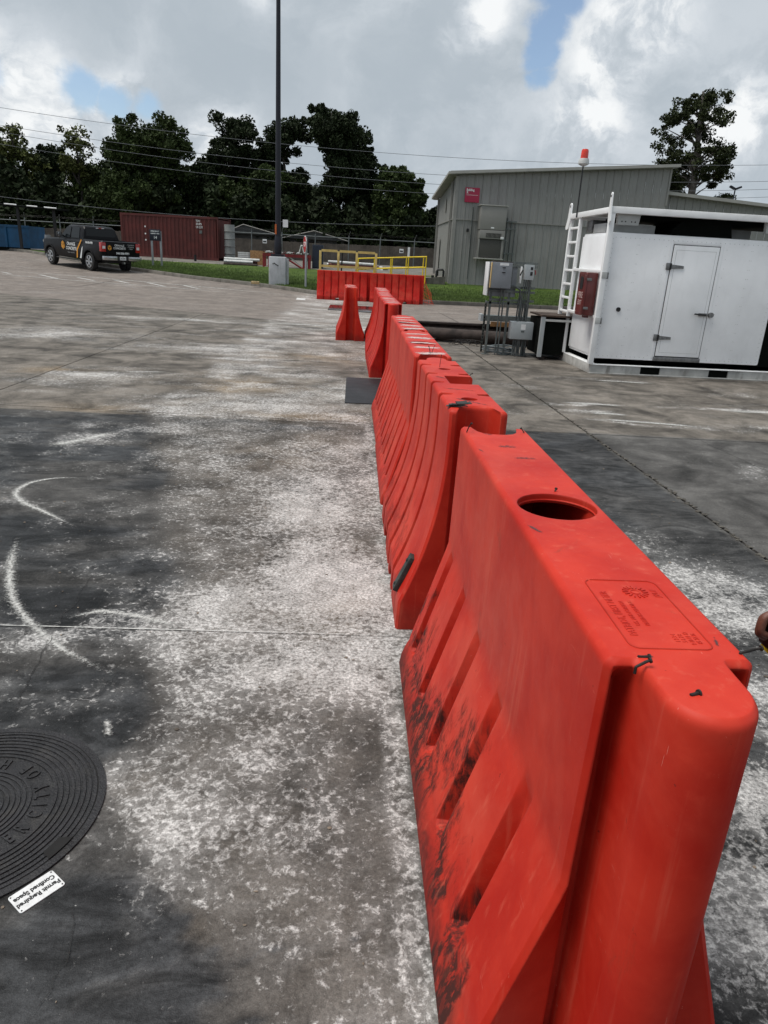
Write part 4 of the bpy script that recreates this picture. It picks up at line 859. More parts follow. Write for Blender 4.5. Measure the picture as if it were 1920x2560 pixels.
MB().b2((BX0 + .06, BY0 + .06, .2), (BX1 - .06, BY1, 5.0)).build('inner_wall', M_CLAD, bd)
def B_(name, a, b, m=M_TRIM, bev=0, par=None): return MB().b2(a, b, bev).build(name, m, par or bd)
B_('corner_trim', (BX0 - .04, BY0 - .04, GB0), (BX0 + .12, BY0 + .12, 5.68)); B_('seam_flashing', (BX0 + .12, BY0 - .045, zs_ - .035), (BX1 - .02, BY0 - .002, zs_ + .02)); B_('seam_flashing', (BX0 - .045, BY0 + .12, zs_ - .035), (BX0 - .002, BY1, zs_ + .02))
B_('corner_trim', (BX1 - .06, BY0 - .05, 4.9), (BX1 + .03, BY0 + .1, 6.62)); B_('corner_trim', (BX0 - .05, BY1 - .1, GB0), (BX0 + .1, BY1 + .05, 5.1))
# eaves and roof
def slab_pr(name, pts, dz, m, par=bd):
    mb = MB(); a = [mb.bm.verts.new(p) for p in pts]; b = [mb.bm.verts.new((p[0], p[1], p[2] - dz)) for p in pts]
    mb.bm.faces.new(a); mb.bm.faces.new(list(reversed(b)))
    for k in range(len(pts)): mb.bm.faces.new((a[k], b[k], b[(k + 1) % len(pts)], a[(k + 1) % len(pts)]))
    return mb.build(name, m, par, False)
ov = .35
slab_pr('roof', [(BX0 - ov, BY0 - ov, 5.82), (BX1 + .25, BY0 - ov, 6.75), (BX1 + .25, BY1 + .3, 6.15), (BX0 - ov, BY1 + .3, 5.22)], .05, M_ROOF)
slab_pr('eave_trim', [(BX0 - ov - .02, BY0 - ov - .03, 5.84), (BX1 + .27, BY0 - ov - .03, 6.77), (BX1 + .27, BY0 - ov + .02, 6.77), (BX0 - ov - .02, BY0 - ov + .02, 5.84)], .13, M_TRIML)
slab_pr('soffit', [(BX0 - ov, BY0 - ov + .02, 5.73), (BX1 + .2, BY0 - ov + .02, 6.66), (BX1 + .2, BY0 - .035, 6.66), (BX0 - ov, BY0 - .035, 5.73)], .05, M_TRIM)
slab_pr('gutter', [(BX0 - ov - .10, BY0 - ov, 5.82), (BX0 - ov, BY0 - ov, 5.82), (BX0 - ov, BY1 + .3, 5.22), (BX0 - ov - .10, BY1 + .3, 5.22)], .12, M_TRIML)
slab_pr('soffit', [(BX0 - ov, BY0 - .035, 5.70), (BX0 - .035, BY0 - .035, 5.70), (BX0 - .035, BY1 + .3, 5.12), (BX0 - ov, BY1 + .3, 5.12)], .04, M_TRIM)
MB().b2((BX0 - .13, BY0 + .8, GB0), (BX0 - .04, BY0 + .9, 5.5)).build('downpipe', M_TRIM, bd)
MB().b2((BX0 - .14, BY1 - .35, GB0), (BX0 - .05, BY1 - .25, 5.1)).build('downpipe', M_TRIM, bd)
MB().b2((BX0 - .06, 42.0, GB0), (BX0 - .045, 43.3, 2.9)).build('side_door', M_TRIM, bd)
MB().b2((BX0 - .06, 40.3, 4.2), (BX0 - .045, 40.6, 4.9)).build('louvre', M_TRIM, bd)
# lean-to on the right
LX1 = 34
def top_lean(x_): return 5.46 - .055 * (x_ - BX1)
for k in range(44):
    a = BX1 + .02 + k * wp_
    if a + wp_ > LX1: break
    mesh_obj('wall_panel', clad_panel(a, a + wp_, GB0, top_lean(a), top_lean(a + wp_), lambda u, d, z: (u, BY0 + .6 - d, z)), bd)
slab_pr('roof', [(BX1, BY0 + .25, 5.56), (LX1, BY0 + .25, top_lean(LX1) + .10), (LX1, BY1, top_lean(LX1) + .4), (BX1, BY1, 5.9)], .05, M_ROOF)
slab_pr('eave_trim', [(BX1 + .04, BY0 + .20, 5.59), (LX1, BY0 + .20, top_lean(LX1) + .13), (LX1, BY0 + .25, top_lean(LX1) + .13), (BX1 + .04, BY0 + .25, 5.59)], .15, M_TRIML)
MB().tube((25.2, 41, 5.0), (25.15, 41, 6.25), .10).build('flue', M_BLKM, bd)
MB().tube((8.0, 41, 5.9), (8.0, 41, 6.45), .06).build('vent_pipe', M_STRUT, bd); MB().tube((12.6, 41, 6.2), (12.6, 41, 6.85), .05).build('vent_pipe', M_STRUT, bd)
MB().b2((BX0, BY0 - .03, .2), (LX1, BY0 + .3, GB0 + .02)).build('foundation', M_KERB, bd)
# wall mounted units
ac = thing('wall_air_unit', 'grey wall mounted air handling unit with a dark lower grille on the metal building', 'air conditioner', (0, 0, 0))
def A__(name, a, b, m=M_EGREY, par=None, bev=.01): return MB().b2(a, b, bev).build(name, m, par or ac)
M_AC = mat('ac_grey', (.225, .22, .205), .5, .1, var=.06, vs=2)
A__('upper_case', (5.52, BY0 - .75, 3.28), (6.80, BY0 - .05, 4.36), M_AC); A__('top_cap', (5.47, BY0 - .80, 4.36), (6.86, BY0 - .04, 4.40), M_TRIML)
A__('middle_case', (5.55, BY0 - .77, 2.86), (6.80, BY0 - .05, 3.26), M_AC); A__('label', (6.08, BY0 - .76, 3.34), (6.24, BY0 - .751, 3.40), M_LBL, None, 0)
gl = A__('grille', (5.86, BY0 - .775, 2.92), (6.62, BY0 - .7705, 3.12), M_DARK, None, 0)
for k in range(12): A__('grille_fin', (5.87 + k * .063, BY0 - .79, 2.93), (5.89 + k * .063, BY0 - .776, 3.11), M_AC, gl, 0)
A__('lower_coil', (5.60, BY0 - .70, 1.98), (6.66, BY0 - .06, 2.84), mat('coil_dark', (.06, .058, .052), .7, var=.2, vs=20), None)
A__('side_post', (6.68, BY0 - .72, 1.9), (6.80, BY0 - .60, 2.85), M_AC); A__('side_post', (5.52, BY0 - .72, 1.95), (5.59, BY0 - .66, 2.85), M_AC); A__('shelf', (5.45, BY0 - .80, 1.90), (6.85, BY0 - .05, 1.96), M_TRIML)
MB().path([(6.72, BY0 - .78, 2.9), (6.95, BY0 - .8, 2.75), (7.0, BY0 - .7, 2.4), (6.9, BY0 - .7, 2.05)], .02, 6).build('cable', M_CONDUIT, ac); A__('junction', (6.6, BY0 - .82, 2.86), (6.75, BY0 - .775, 2.97), M_LBL)
cg = thing('conduit_ladder', 'grey conduit ladder fixed to the building wall right of the air unit', 'conduit')
for x_ in (7.0, 7.22, 7.42): MB().tube((x_, BY0 - .1, 1.8), (x_, BY0 - .1, 3.9 - (x_ - 7) * .6), .025, n=8).build('conduit', M_CONDUIT, cg)
for z_ in (2.2, 3.35, 3.7): MB().b2((6.95, BY0 - .14, z_), (7.48, BY0 - .12, z_ + .06)).build('clamp', M_STRUT, cg)
o = MB().b2((4.98, BY0 - .12, 3.15), (5.10, BY0 - .03, 3.30), .01).build('wall_light', M_BLKM); tag(o, 'small dark wall fitting left of the air unit on the building', 'wall light')
o = MB().path([(5.22, BY0 - .06, 4.3), (5.22, BY0 - .06, .9)], .022, 8).build('wall_conduit', M_CONDUIT); tag(o, 'thin vertical conduit on the building wall just left of the air unit', 'conduit')
M_CRIM = mat('crimson_sign', (.36, .012, .055), .5, var=.06, vs=3)
sg = thing('building_sign', 'crimson square sign reading Building R high on the grey building', 'sign', (5.12, BY0 - .05, 4.84))
MB().b2((-.36, -.03, -.33), (.36, 0, .34), .008).build('board', M_CRIM, sg)
tf = lambda x_, z_: frame_m((x_, -.0305, z_), (1, 0, 0), (0, 0, 1))
text('lettering', 'Building', .15, M_LBL, sg, tf(-.30, .23), .0005, 'LEFT', .82, .006); text('lettering', 'R', .16, M_LBL, sg, tf(-.29, .11), .0005, 'LEFT', .9, .005)
MB().b2((-.29, -.033, -.005), (.29, -.0305, .008)).build('rule', M_LBL, sg); text('lettering', 'Authorized Access', .05, mat('faint_letter', (.40, .06, .10), .6), sg, tf(0, -.25), .0005)
bp_ = thing('standpipe', 'black bent pipe stub standing in the grass at the building corner', 'pipe', (3.55, 36.2, g(36.2)))
MB().path([(0, 0, 0), (0, 0, .75), (.05, 0, .83), (.3, 0, .84), (.35, 0, .76), (.35, 0, .3)], .055, 10).build('pipe', M_BLKM, bp_); MB().b2((-.25, -.1, .1), (-.12, .05, .55)).build('valve_box', M_BLKM, bp_)
# ramp with yellow rails
M_YRAIL = mat('yellow_rail', (.72, .50, .01), .45, var=.1, vs=4); M_YOLD = mat('faded_yellow', (.52, .40, .13), .6, var=.18, vs=5, dirt=.35, dirtc=(.2, .15, .06))
rp = thing('concrete_ramp', 'low grey concrete ramp beside the metal building', 'ramp', (0, 0, 0))
MB().prism([(-.4, .45), (-.4, .50), (4.0, .98), (4.0, .3)], 36.1, 37.6, lambda u, v, h: (u, h, v)).build('ramp', M_KERB, rp)
rr_ = thing('ramp_railing', 'bright yellow tube railing on the ramp beside the metal building', 'railing', (0, 0, 0))
for y_ in (36.05, 37.5):
    for z0, z1 in ((1.60, 1.86), (1.10, 1.36)):
        MB().tube((-.4, y_, z0), (3.0, y_, z1 if y_ < 37 else z1), .032).build('rail', M_YRAIL, rr_)
    for x_ in (-.38, .45, 1.30, 2.1, 2.98): MB().tube((x_, y_, .5), (x_, y_, 1.62 + x_ * .076), .03).build('post', M_YRAIL, rr_)
yg = thing('yellow_frame', 'faded yellow steel guard frame standing behind the far red barriers', 'frame', (-1.93, 29.0, g(29) + .13))
L_ = 2.22
for x_ in (0, .72, 1.45, L_): MB().b2((x_ - .045, -.04, 0), (x_ + .045, .04, 1.60), .005).build('post', M_YOLD, yg)
for z_ in (1.56, .98): MB().b2((.045, -.035, z_), (.675, .035, z_ + .09)).b2((.765, -.035, z_), (1.405, .035, z_ + .09)).b2((1.495, -.035, z_), (L_ - .045, .035, z_ + .09)).build('rail', M_YOLD, yg)
MB().tube((.82, .35, 0), (.87, .35, 1.6), .03).build('dark_prop', M_BLKM, yg)
# ------------------------------------------------------------------ lamp pole, signs
M_POLE = mat('dark_bronze_pole', (.010, .011, .018), .45, .3, var=.2, vs=2)
M_PED = mat('painted_concrete', (.42, .44, .46), .7, var=.12, vs=2, dirt=.45, dirtc=(.20, .21, .21), ds=3, bump=.2)
lp = thing('lamp_pole', 'tall dark lamp pole on a pale concrete pedestal in the grass', 'lamp pole', (-3.86, 31.5, g(31.5) + .1))
MB().b2((-.36, -.36, -.1), (.36, .36, 1.16), .05).build('pedestal', M_PED, lp); MB().b2((-.28, -.28, 1.16), (.28, .28, 1.26), .01).build('dark_base', M_POLE, lp)
MB().tube((0, 0, 1.26), (0, 0, 13.5), .125, .07, 16).build('pole', M_POLE, lp)
for s_ in (-1, 1): MB().b2((s_ * .1, -.15, 13.3), (s_ * .9, .15, 13.45), .03).build('lamp_head', M_POLE, lp)
MB().b2((-.12, -.14, 2.05), (-.05, -.11, 2.45)).build('orange_tag', mat('orange_tag', (.45, .10, .02), .5), lp); MB().lathe([(.14, 1.26), (.17, 1.5), (.14, 1.9), (.12, 2.0)], n=12).build('strapping', M_POLE, lp)
MB().path([(-.20, -.366, .86), (-.12, -.37, .9), (-.05, -.368, .84), (.05, -.368, .80)], .018, 6).build('cable_stub', M_BLKM, lp); MB().tube((.43, -.15, 0), (.43, -.15, 1.1), .05).build('conduit', M_PED, lp)
MB().b2((.2, -.02, 2.35), (.42, 0, 2.65)).build('small_notice', M_LBL, lp)
M_POST = mat('sign_post_grey', (.30, .32, .34), .5, .3, var=.1)
M_SRED = mat('stop_red', (.36, .018, .02), .5, var=.1)
ss = thing('stop_sign', 'red stop sign seen nearly edge on, on a grey post in the grass', 'stop sign', (-2.6, 30.6, g(30.6) + .1), R(-76))
MB().tube((0, 0, 0), (0, 0, 2.05), .045, n=10).build('post', M_POST, ss)
r8 = .36
MB().prism([(r8 * math.cos(R(22.5 + 45 * k)), 1.75 + r8 * math.sin(R(22.5 + 45 * k))) for k in range(8)], -.06, -.05, lambda u, v, h: (u, h, v)).build('sign_edge', M_LBL, ss)
MB().prism([(.335 * math.cos(R(22.5 + 45 * k)), 1.75 + .335 * math.sin(R(22.5 + 45 * k))) for k in range(8)], -.064, -.0605, lambda u, v, h: (u, h, v)).build('sign_face', M_SRED, ss)
text('lettering', 'STOP', .26, M_LBL, ss, frame_m((0, -.0645, 1.75), (1, 0, 0), (0, 0, 1)), .0005, 'CENTER', .85, .006)
M_NAVY = mat('navy_sign', (.008, .010, .022), .5)
as_ = thing('assembly_sign', 'dark navy sign with number 14 on two grey posts behind the truck', 'sign', (-10.72, 38, g(38) + .1), R(8))
for x_ in (-.20, .24): MB().b2((x_ - .05, 0, 0), (x_ + .05, .07, 1.72), .005).build('post', M_POST, as_)
MB().b2((-.29, -.025, 1.26), (.26, 0, 1.80), .006).build('board', M_NAVY, as_)
for t_, z_, s_ in (('EMERGENCY', 1.71, .085), ('ASSEMBLY AREA', 1.60, .07), ('14', 1.41, .20)): text('lettering', t_, s_, M_LBL, as_, frame_m((-.015, -.0255, z_), (1, 0, 0), (0, 0, 1)), .0005, 'CENTER', .85, .003)
# ------------------------------------------------------------------ shipping container etc.
M_CRED = mat('container_red', (.085, .014, .011), .6, .1, var=.25, vs=1.5, dirt=.30, dirtc=(.05, .012, .01), ds=2)
ct = thing('shipping_container', 'dark red corrugated shipping container beyond the truck and number 14 sign', 'container', (-14.75, 45.6, 1.0), R(-9))
Lc, Hc, Wc = 6.06, 2.45, 2.44
def corr(name, x0, x1, f, z0=.16, z1=Hc - .12, pitch=.24, d=.036):
    mb = MB(); n_ = int((x1 - x0) / pitch); pts = []
    for k in range(n_):
        a = x0 + k * (x1 - x0) / n_; p_ = (x1 - x0) / n_; pts += [(a, 0), (a + p_ * .3, 0), (a + p_ * .5, d), (a + p_ * .8, d)]
    pts.append((x1, 0)); A = [mb.bm.verts.new(f(u, v, z0)) for u, v in pts]; B = [mb.bm.verts.new(f(u, v, z1)) for u, v in pts]
    for k in range(len(pts) - 1): mb.bm.faces.new((A[k], A[k + 1], B[k + 1], B[k]))
    return mb.build(name, M_CRED, ct, False)
corr('side_wall', .12, Lc - .12, lambda u, v, z: (u, .02 + v, z)); corr('end_wall', .1, Wc - .1, lambda u, v, z: (Lc - .02 - v, u, z)); corr('side_wall', .12, Lc - .12, lambda u, v, z: (u, Wc - .02 - v, z)); corr('end_wall', .1, Wc - .1, lambda u, v, z: (.02 + v, u, z))
for x_ in (0, Lc):
    for y_ in (0, Wc): MB().b2((x_ - .06 if x_ else 0, y_ - .06 if y_ else 0, .0), (x_ + (.0 if x_ else .12), y_ + (.0 if y_ else .10), Hc)).build('corner_post', M_CRED, ct)
for y_ in (0, Wc - .08): MB().b2((.12, y_, 0), (Lc - .06, y_ + .08, .16)).build('bottom_rail', M_CRED, ct); MB().b2((.12, y_, Hc - .12), (Lc - .06, y_ + .08, Hc)).build('top_rail', M_CRED, ct)
MB().b2((.05, .05, Hc - .05), (Lc - .05, Wc - .05, Hc - .01)).build('roof', M_CRED, ct)
text('lettering', 'TEXS\n391875\nUS 2210', .17, M_LBL, ct, frame_m((Lc - 1.35, .012, 2.02), (1, 0, 0), (0, 0, 1)), .001, 'LEFT', .7, .002)
MB().b2((Lc - 1.15, .008, 1.5), (Lc - .98, .012, 1.68)).build('faded_emblem', M_STRUT, ct)
for z_ in (1.7, 1.3, .95): MB().b2((1.5, .008, z_), (1.58, .012, z_ + .08)).build('paint_fleck', M_LBL, ct)
o = MB().b2((-15.6, 45.0, .93), (-7.7, 45.3, 1.02)).build('timber_skid', mat('old_timber', (.30, .28, .25), .85, var=.4, vs=3)); tag(o, 'long pale timber skid on the ground along the front of the red container', 'timber')
M_CULV = mat('grey_ring_tank', (.20, .21, .205), .75, var=.22, vs=1.5, dirt=.5, dirtc=(.09, .095, .09), ds=2.5, bump=.2)
tk = thing('ringed_tank', 'tall pale grey ringed drum column standing right of the red container', 'tank', (-8.15, 45.1, 1.0))
for k in range(5): MB().lathe([(.30, k * .42 + .01), (.335, k * .42 + .03), (.31, k * .42 + .08), (.31, k * .42 + .36), (.30, k * .42 + .415)], n=28).build('drum', M_CULV, tk)
# yard goods
M_RACK = mat('rack_red', (.22, .012, .016), .5, var=.2, vs=4); M_PIPEW = mat('white_pipe', (.55, .56, .55), .5, var=.15, vs=4, dirt=.3)
ra = thing('pipe_rack', 'red steel rack with white braces and pipes behind the lamp pole', 'rack', (-5.75, 42.0, .84))
for x_ in (.05, .35, 2.30, 2.62): MB().b2((x_ - .05, -.4, 0), (x_ + .05, -.3, .62)).b2((x_ - .05, .3, 0), (x_ + .05, .4, .62)).build('leg', M_RACK, ra)
MB().b2((0, -.42, .62), (2.68, -.30, .78)).build('beam', M_RACK, ra); MB().b2((0, .30, .62), (2.68, .42, .78)).build('beam', M_RACK, ra)
MB().tube((1.2, -.36, .62), (2.25, -.36, .03), .05).build('brace', M_RACK, ra); MB().tube((1.45, -.30, .66), (2.3, -.30, .1), .03).build('brace', M_PIPEW, ra); MB().b2((.42, -.42, .05), (.52, -.36, .60)).b2((2.42, -.42, .05), (2.5, -.36, .60)).build('white_leg', M_PIPEW, ra)
gp_ = 'pipes and couplings on the red rack'; ordn = ['first', 'second', 'third', 'fourth', 'fifth', 'sixth', 'seventh', 'eighth', 'ninth', 'tenth', 'eleventh', 'twelfth', 'thirteenth', 'fourteenth']
for k in range(14):
    x_ = -5.7 + k * .19 + random.uniform(-.04, .04); o = MB().tube((x_, 41.5, .84 + .83 + random.uniform(0, .03)), (x_ + random.uniform(-.1, .1), 42.6, .84 + .83 + random.uniform(0, .05)), random.uniform(.03, .05), n=8).build('pipe', M_PIPEW if k % 3 else M_CRED); tag(o, ordn[k] + ' crosswise pipe from the left on top of the red rack', 'pipe', gp_)
wl_ = thing('pipe_stand', 'white A shaped stand on top of the red rack', 'stand', (-3.6, 41.7, 1.66)); MB().tube((-.12, 0, 0), (0, 0, .46), .03).build('leg', M_PIPEW, wl_); MB().tube((.18, 0, 0), (.04, 0, .46), .03).build('leg', M_PIPEW, wl_); MB().tube((-.02, 0, .44), (.08, 0, .44), .045).build('top', M_PIPEW, wl_)
M_OSB = mat('osb_board', (.36, .20, .09), .8, var=.3, vs=14); o = MB().b2((-6.62, 42.9, .86), (-5.70, 42.95, 1.72)).build('chip_board', M_OSB); tag(o, 'upright tan chipboard panel left of the red rack', 'board')
st = thing('white_crate_stack', 'white slatted crate stack left of the tan chipboard panel', 'crate', (-7.35, 43.0, .86))
for k in range(4): MB().b2((0, 0, .36 + k * .10), (.62, .6, .44 + k * .10)).build('crate_slat', M_PIPEW, st)
MB().b2((.05, .05, 0), (.57, .55, .36)).build('base', M_STRUT, st)
gp2 = 'white and red pipes in a low stack by the grass'
for k, (z_, y_) in enumerate(((0.05, 0), (0.05, .22), (.05, .44), (.20, .12), (.2, .34), (.33, .22))):
    o = MB().tube((-8.0, 42.0 + y_, .87 + z_), (-5.9 - random.uniform(0, .5), 42.0 + y_, .87 + z_), .075, n=12).build('pipe', [M_DRUST, M_CRED, M_DRUST, M_PIPEW, M_CRED, M_PIPEW][k]); tag(o, ['front bottom dark', 'middle bottom red', 'rear bottom dark', 'front upper white', 'rear upper red', 'topmost white'][k] + ' pipe in the low stack before the white crates', 'pipe', gp2)
gp3 = 'white and red pipes stacked behind the yellow frame'
for k in range(11):
    o = MB().tube((-2.3 + random.uniform(0, .4), 44.2 + (k % 4) * .25, 1.0 + .16 * (k // 4)), (1.3 - .3 * (k // 4) + random.uniform(-.2, .2), 44.2 + (k % 4) * .25, .98 + .15 * (k // 4)), .08, n=12).build('pipe', [M_PIPEW, M_CRED, M_DRUST][k % 3] if k < 8 else M_PIPEW); tag(o, ['bottom', 'middle', 'top'][k // 4] + ' layer ' + ['white', 'red', 'dark'][k % 3 if k < 8 else 0] + ' pipe, ' + ordn[k % 4] + ' from the front, stacked behind the yellow guard frame', 'pipe', gp3)
M_NCAB = mat('dark_blue_cabinet', (.012, .018, .035), .6, var=.2)
dc = thing('site_cabinet', 'dark blue steel cabinet right of the red rack', 'cabinet', (-3.02, 42.6, .9)); MB().b2((0, 0, 0), (.62, .8, 1.32), .01).build('case', M_NCAB, dc); MB().b2((.04, -.02, .1), (.58, -.001, 1.25)).build('door', M_NCAB, dc); MB().b2((.5, -.04, .6), (.53, -.02, .75)).build('handle', M_STEEL, dc); MB().tube((-.2, -.1, 0), (-.25, -.1, 1.6), .05).build('dark_post', M_BLKM, dc)
o = MB().tube((-9.85, 43.2, g(43.2)), (-9.85, 43.2, g(43.2) + .45), .07, n=10).build('short_post', M_BLKM); tag(o, 'short dark post in the grass in front of the red container', 'post')
o = MB().b2((-4.95, 30.9, g(31) + .13), (-4.60, 31.05, g(31) + .25), .03).build('litter_bag', mat('tan_litter', (.38, .28, .14), .7, var=.3, vs=12)); tag(o, 'crumpled tan litter on the grass edge left of the lamp pedestal', 'litter'); o.rotation_euler = (0, 0, 0)
# ------------------------------------------------------------------ fences
M_WOOD = mat('weathered_fence_wood', (.085, .072, .060), .9, var=.35, vs=1.4, dirt=.4, dirtc=(.035, .03, .026), ds=2)
wf = thing('wooden_fence', 'weathered grey brown plank privacy fence along the back of the yard', 'fence', (0, 0, 0))
mb = MB()
x_ = -48.0
while x_ < 9:
    h_ = 1.60 + random.uniform(-.02, .03) + .05 * math.sin(x_ * .3); mb.b2((x_, 61.0 + random.uniform(-.01, .01), 1.02), (x_ + .132, 61.03, 1.02 + h_)); x_ += .142
stuff(mb.build('planks', M_WOOD, wf, False)); MB().b2((-48, 61.05, 1.4), (9, 61.1, 1.5)).b2((-48, 61.05, 2.25), (9, 61.1, 2.35)).build('rail', M_WOOD, wf)
M_GALV = mat('galvanised_tube', (.15, .165, .165), .45, .5, var=.15)
cf = thing('chain_fence', 'galvanised chain link fence with tall posts in front of the plank fence', 'fence', (0, 57.8, 1.03))
for x_ in (-28, -25.6, -23.0, -20.5, -18, -15.6, -13.2, -11, -8.56, -6.23, -3.67, -1.07, 1.38, 4.05, 6.5):
    MB().tube((x_, 0, 0), (x_, 0, 2.15), .04, n=8).build('post', M_GALV, cf); MB().tube((x_, 0, 2.15), (x_ + .10, -.25, 2.45), .02, n=6).build('barb_arm', M_GALV, cf)
MB().tube((-28, 0, 1.92), (7, 0, 2.0), .03, n=8).build('top_rail', M_GALV, cf)
for k in range(2): MB().path([(x_, -.08 * (k + 1), 2.22 + .08 * k + .02 * math.sin(x_)) for x_ in np.linspace(-28, 7, 40)], .004, 4).build('barbed_wire', M_BLKM, cf)
for i_, (x_, z_) in enumerate(((-7.7, 2.3), (2.9, 2.15))): o = MB().b2((x_, 57.7, z_), (x_ + .32, 57.73, z_ + .30)).build('fence_notice', M_LBL); tag(o, ['white notice on the fence between the ringed tank and the lamp pole', 'white notice on the fence above the yellow ramp railing'][i_], 'notice'); MB().b2((x_ + .04, 57.69, z_ + .08), (x_ + .28, 57.699, z_ + .18)).build('printed_band', M_INK, o)
o = MB().b2((3.55, 57.7, 1.9), (3.72, 57.73, 2.6)).build('fence_notice', M_LBL); tag(o, 'tall narrow white strip on the fence near the building', 'notice')
# houses beyond
M_HW = mat('house_wall', (.05, .052, .052), .85, var=.15); M_HR = mat('house_roof', (.03, .033, .033), .8, var=.25, vs=2)
def house(x0, x1, zt, zr, label, ridge):
    h_ = thing('house', label, 'house', (0, 70, 1.0)); MB().b2((x0, 0, 0), (x1, 6, zt - 1)).build('wall', M_HW, h_)
    MB().prism([(x0 - .4, zt - 1), (ridge, zr - 1), (x1 + .4, zt - 1)], -.5, 6.5, lambda u, v, h: (u, h, v)).build('roof', M_HR, h_)
    MB().path([(x0 - .4, -.52, zt - 1), (ridge, -.52, zr - 1), (x1 + .4, -.52, zt - 1)], .045, 6).build('gable_trim', M_TRIM, h_); return h_
h1_ = house(-12.3, -7.7, 3.15, 3.95, 'dark house gable with pale roof edge seen over the fence left of the lamp pole', -10.9)
h2_ = house(-6.9, -1.6, 3.0, 3.75, 'low grey roofed house seen over the fence right of the lamp pole', -4.4)
MB().b2((-4.9, -.05, 1.2), (-4.2, -.01, 1.8)).build('window', M_DARK, h2_); MB().b2((-11, -.05, .9), (-10.3, -.01, 1.6)).build('window', M_DARK, h1_)
# ------------------------------------------------------------------ blue skip under canopy
M_BLUE = mat('skip_blue', (.010, .085, .19), .55, .1, var=.2, vs=1.5, dirt=.3, dirtc=(.012, .03, .05), ds=2)
dm = thing('roll_off_skip', 'long blue steel skip standing under the dark canopy', 'skip', (-27.3, 46.6, .98), R(-2))
MB().b2((0, 0, .12), (6.75, 2.2, 1.42)).build('tub', M_BLUE, dm); MB().b2((-.03, -.10, 1.30), (6.80, 0, 1.44), .01).build('top_rail', M_BLUE, dm)
for x_ in (.5, 1.7, 2.9, 4.1, 5.25, 6.6): MB().prism([(0, 0), (-.09, .02), (-.09, .16), (0, .18)], .15, 1.30, lambda u, v, h: (x_ + v, u, h)).build('rib', M_BLUE, dm)
MB().b2((0, -.06, .05), (6.75, 0, .15)).build('bottom_rail', M_DARK, dm); text('lettering', 'R', .35, M_LBL, dm, frame_m((4.75, -.008, 1.0), (1, 0, 0), (0, 0, 1)), .001, 'CENTER', .8, .01)
MB().b2((4.1, -.13, .9), (4.2, -.101, 1.05)).build('sticker', M_LBL, dm)
for x_ in (.6, 6.1): MB().tube((x_, -.1, .06), (x_, .1, .06), .09, n=12).build('roller', M_BLKM, dm)
cn = thing('canopy', 'dark open canopy on black posts over the blue skip', 'canopy', (0, 45.6, .98))
for x_ in (-28, -24.6, -20.75, -18.65): MB().b2((x_ - .07, -.07, 0), (x_ + .07, .07, 2.45 if x_ < -19 else 2.40)).build('post', M_BLKM, cn)
slab_pr('roof', [(-30, -.4, 2.80), (-18.3, -.4, 2.45), (-18.3, 1.6, 2.52), (-30, 1.6, 2.87)], .10, M_DARK, cn)
mb = MB()
for a, b in ((-30, -22.6), (-21.3, -20.6), (-20.0, -19.4), (-19.0, -18.3)): za = lambda q: 2.80 - .35 * (q + 30) / 11.7 + .02; mb.tube((a, -.44, za(a)), (b, -.44, za(b)), .035, n=6)
mb.build('edge_flashing', M_LBL, cn)
o = MB().tube((-17.75, 42.0, g(42)), (-17.70, 42.0, g(42) + 1.15), .16, n=14).build('grey_bollard', M_EGREY); tag(o, 'grey round bollard between the blue skip and the truck', 'bollard')
o = MB().b2((-18.9, 48, .9), (-14.9, 48.2, 1.2), .02).build('pale_beam', M_PIPEW); tag(o, 'long pale beam on the ground behind the bollard and truck front', 'beam')
# ------------------------------------------------------------------ pickup truck
M_TBLK = mat('truck_black_paint', (.006, .006, .007), .32, .0, var=.1, vs=2, coat=.03, spec=.12)
M_TGLS = mat('tinted_glass', (.006, .008, .009), .12, var=.1, spec=.25, coat=.0)
M_TYRE = mat('tyre_rubber', (.012, .012, .012), .85, var=.2, vs=20); M_RIM = mat('alloy_rim', (.42, .43, .44), .35, .7, var=.1)
M_CHR = mat('chrome', (.45, .46, .47), .22, .9, var=.1, vs=4); M_TLR = mat('tail_light_red', (.35, .012, .01), .25, coat=.6); M_ORG = mat('orange_print', (.60, .26, .02), .55); M_WPR = mat('white_print', (.62, .64, .64), .6); M_GPR = mat('grey_print', (.35, .36, .36), .6); M_TRIMB = mat('black_trim', (.015, .015, .016), .7)
tr = thing('pickup_truck', 'black crew cab pickup truck with orange and white lettering parked along the kerb', 'truck', (-12.35, 35.45, .415), R(138)); tr.rotation_euler = (0, R(-1.9), R(138))
def loft(sections):
    mb = MB(); rings = [[mb.bm.verts.new(p) for p in s_] for s_ in sections]; n_ = len(rings[0])
    for a, b in zip(rings, rings[1:]):
        for k in range(n_): mb.bm.faces.new((a[k], a[(k + 1) % n_], b[(k + 1) % n_], b[k]))
    mb.bm.faces.new(rings[0]); mb.bm.faces.new(list(reversed(rings[-1]))); return mb
def sec(x_, hw_, zb, zt, rt=.07, tuck=.05):
    P = [(x_, -hw_ + tuck, zb), (x_, -hw_, zb + .16), (x_, -hw_ - .0, (zb + zt) / 2 + .1), (x_, -hw_ + .02, zt - rt), (x_, -hw_ + rt, zt - .012), (x_, -hw_ + rt + .1, zt)]
    return P + [(p[0], -p[1], p[2]) for p in reversed(P)]
st_ = [(-1.13, .97, .62, 1.36), (-1.08, .985, .58, 1.38), (-.9, .99, .52, 1.385), (.45, .995, .48, 1.385), (.47, .99, .46, 1.34), (2.70, .99, .46, 1.32), (3.1, .985, .47, 1.30), (4.1, .97, .47, 1.26), (4.4, .94, .48, 1.21), (4.58, .84, .5, 1.12)]
bm_ = loft([sec(*q) for q in st_]).mesh('body', None, False)
cu_ = MB()
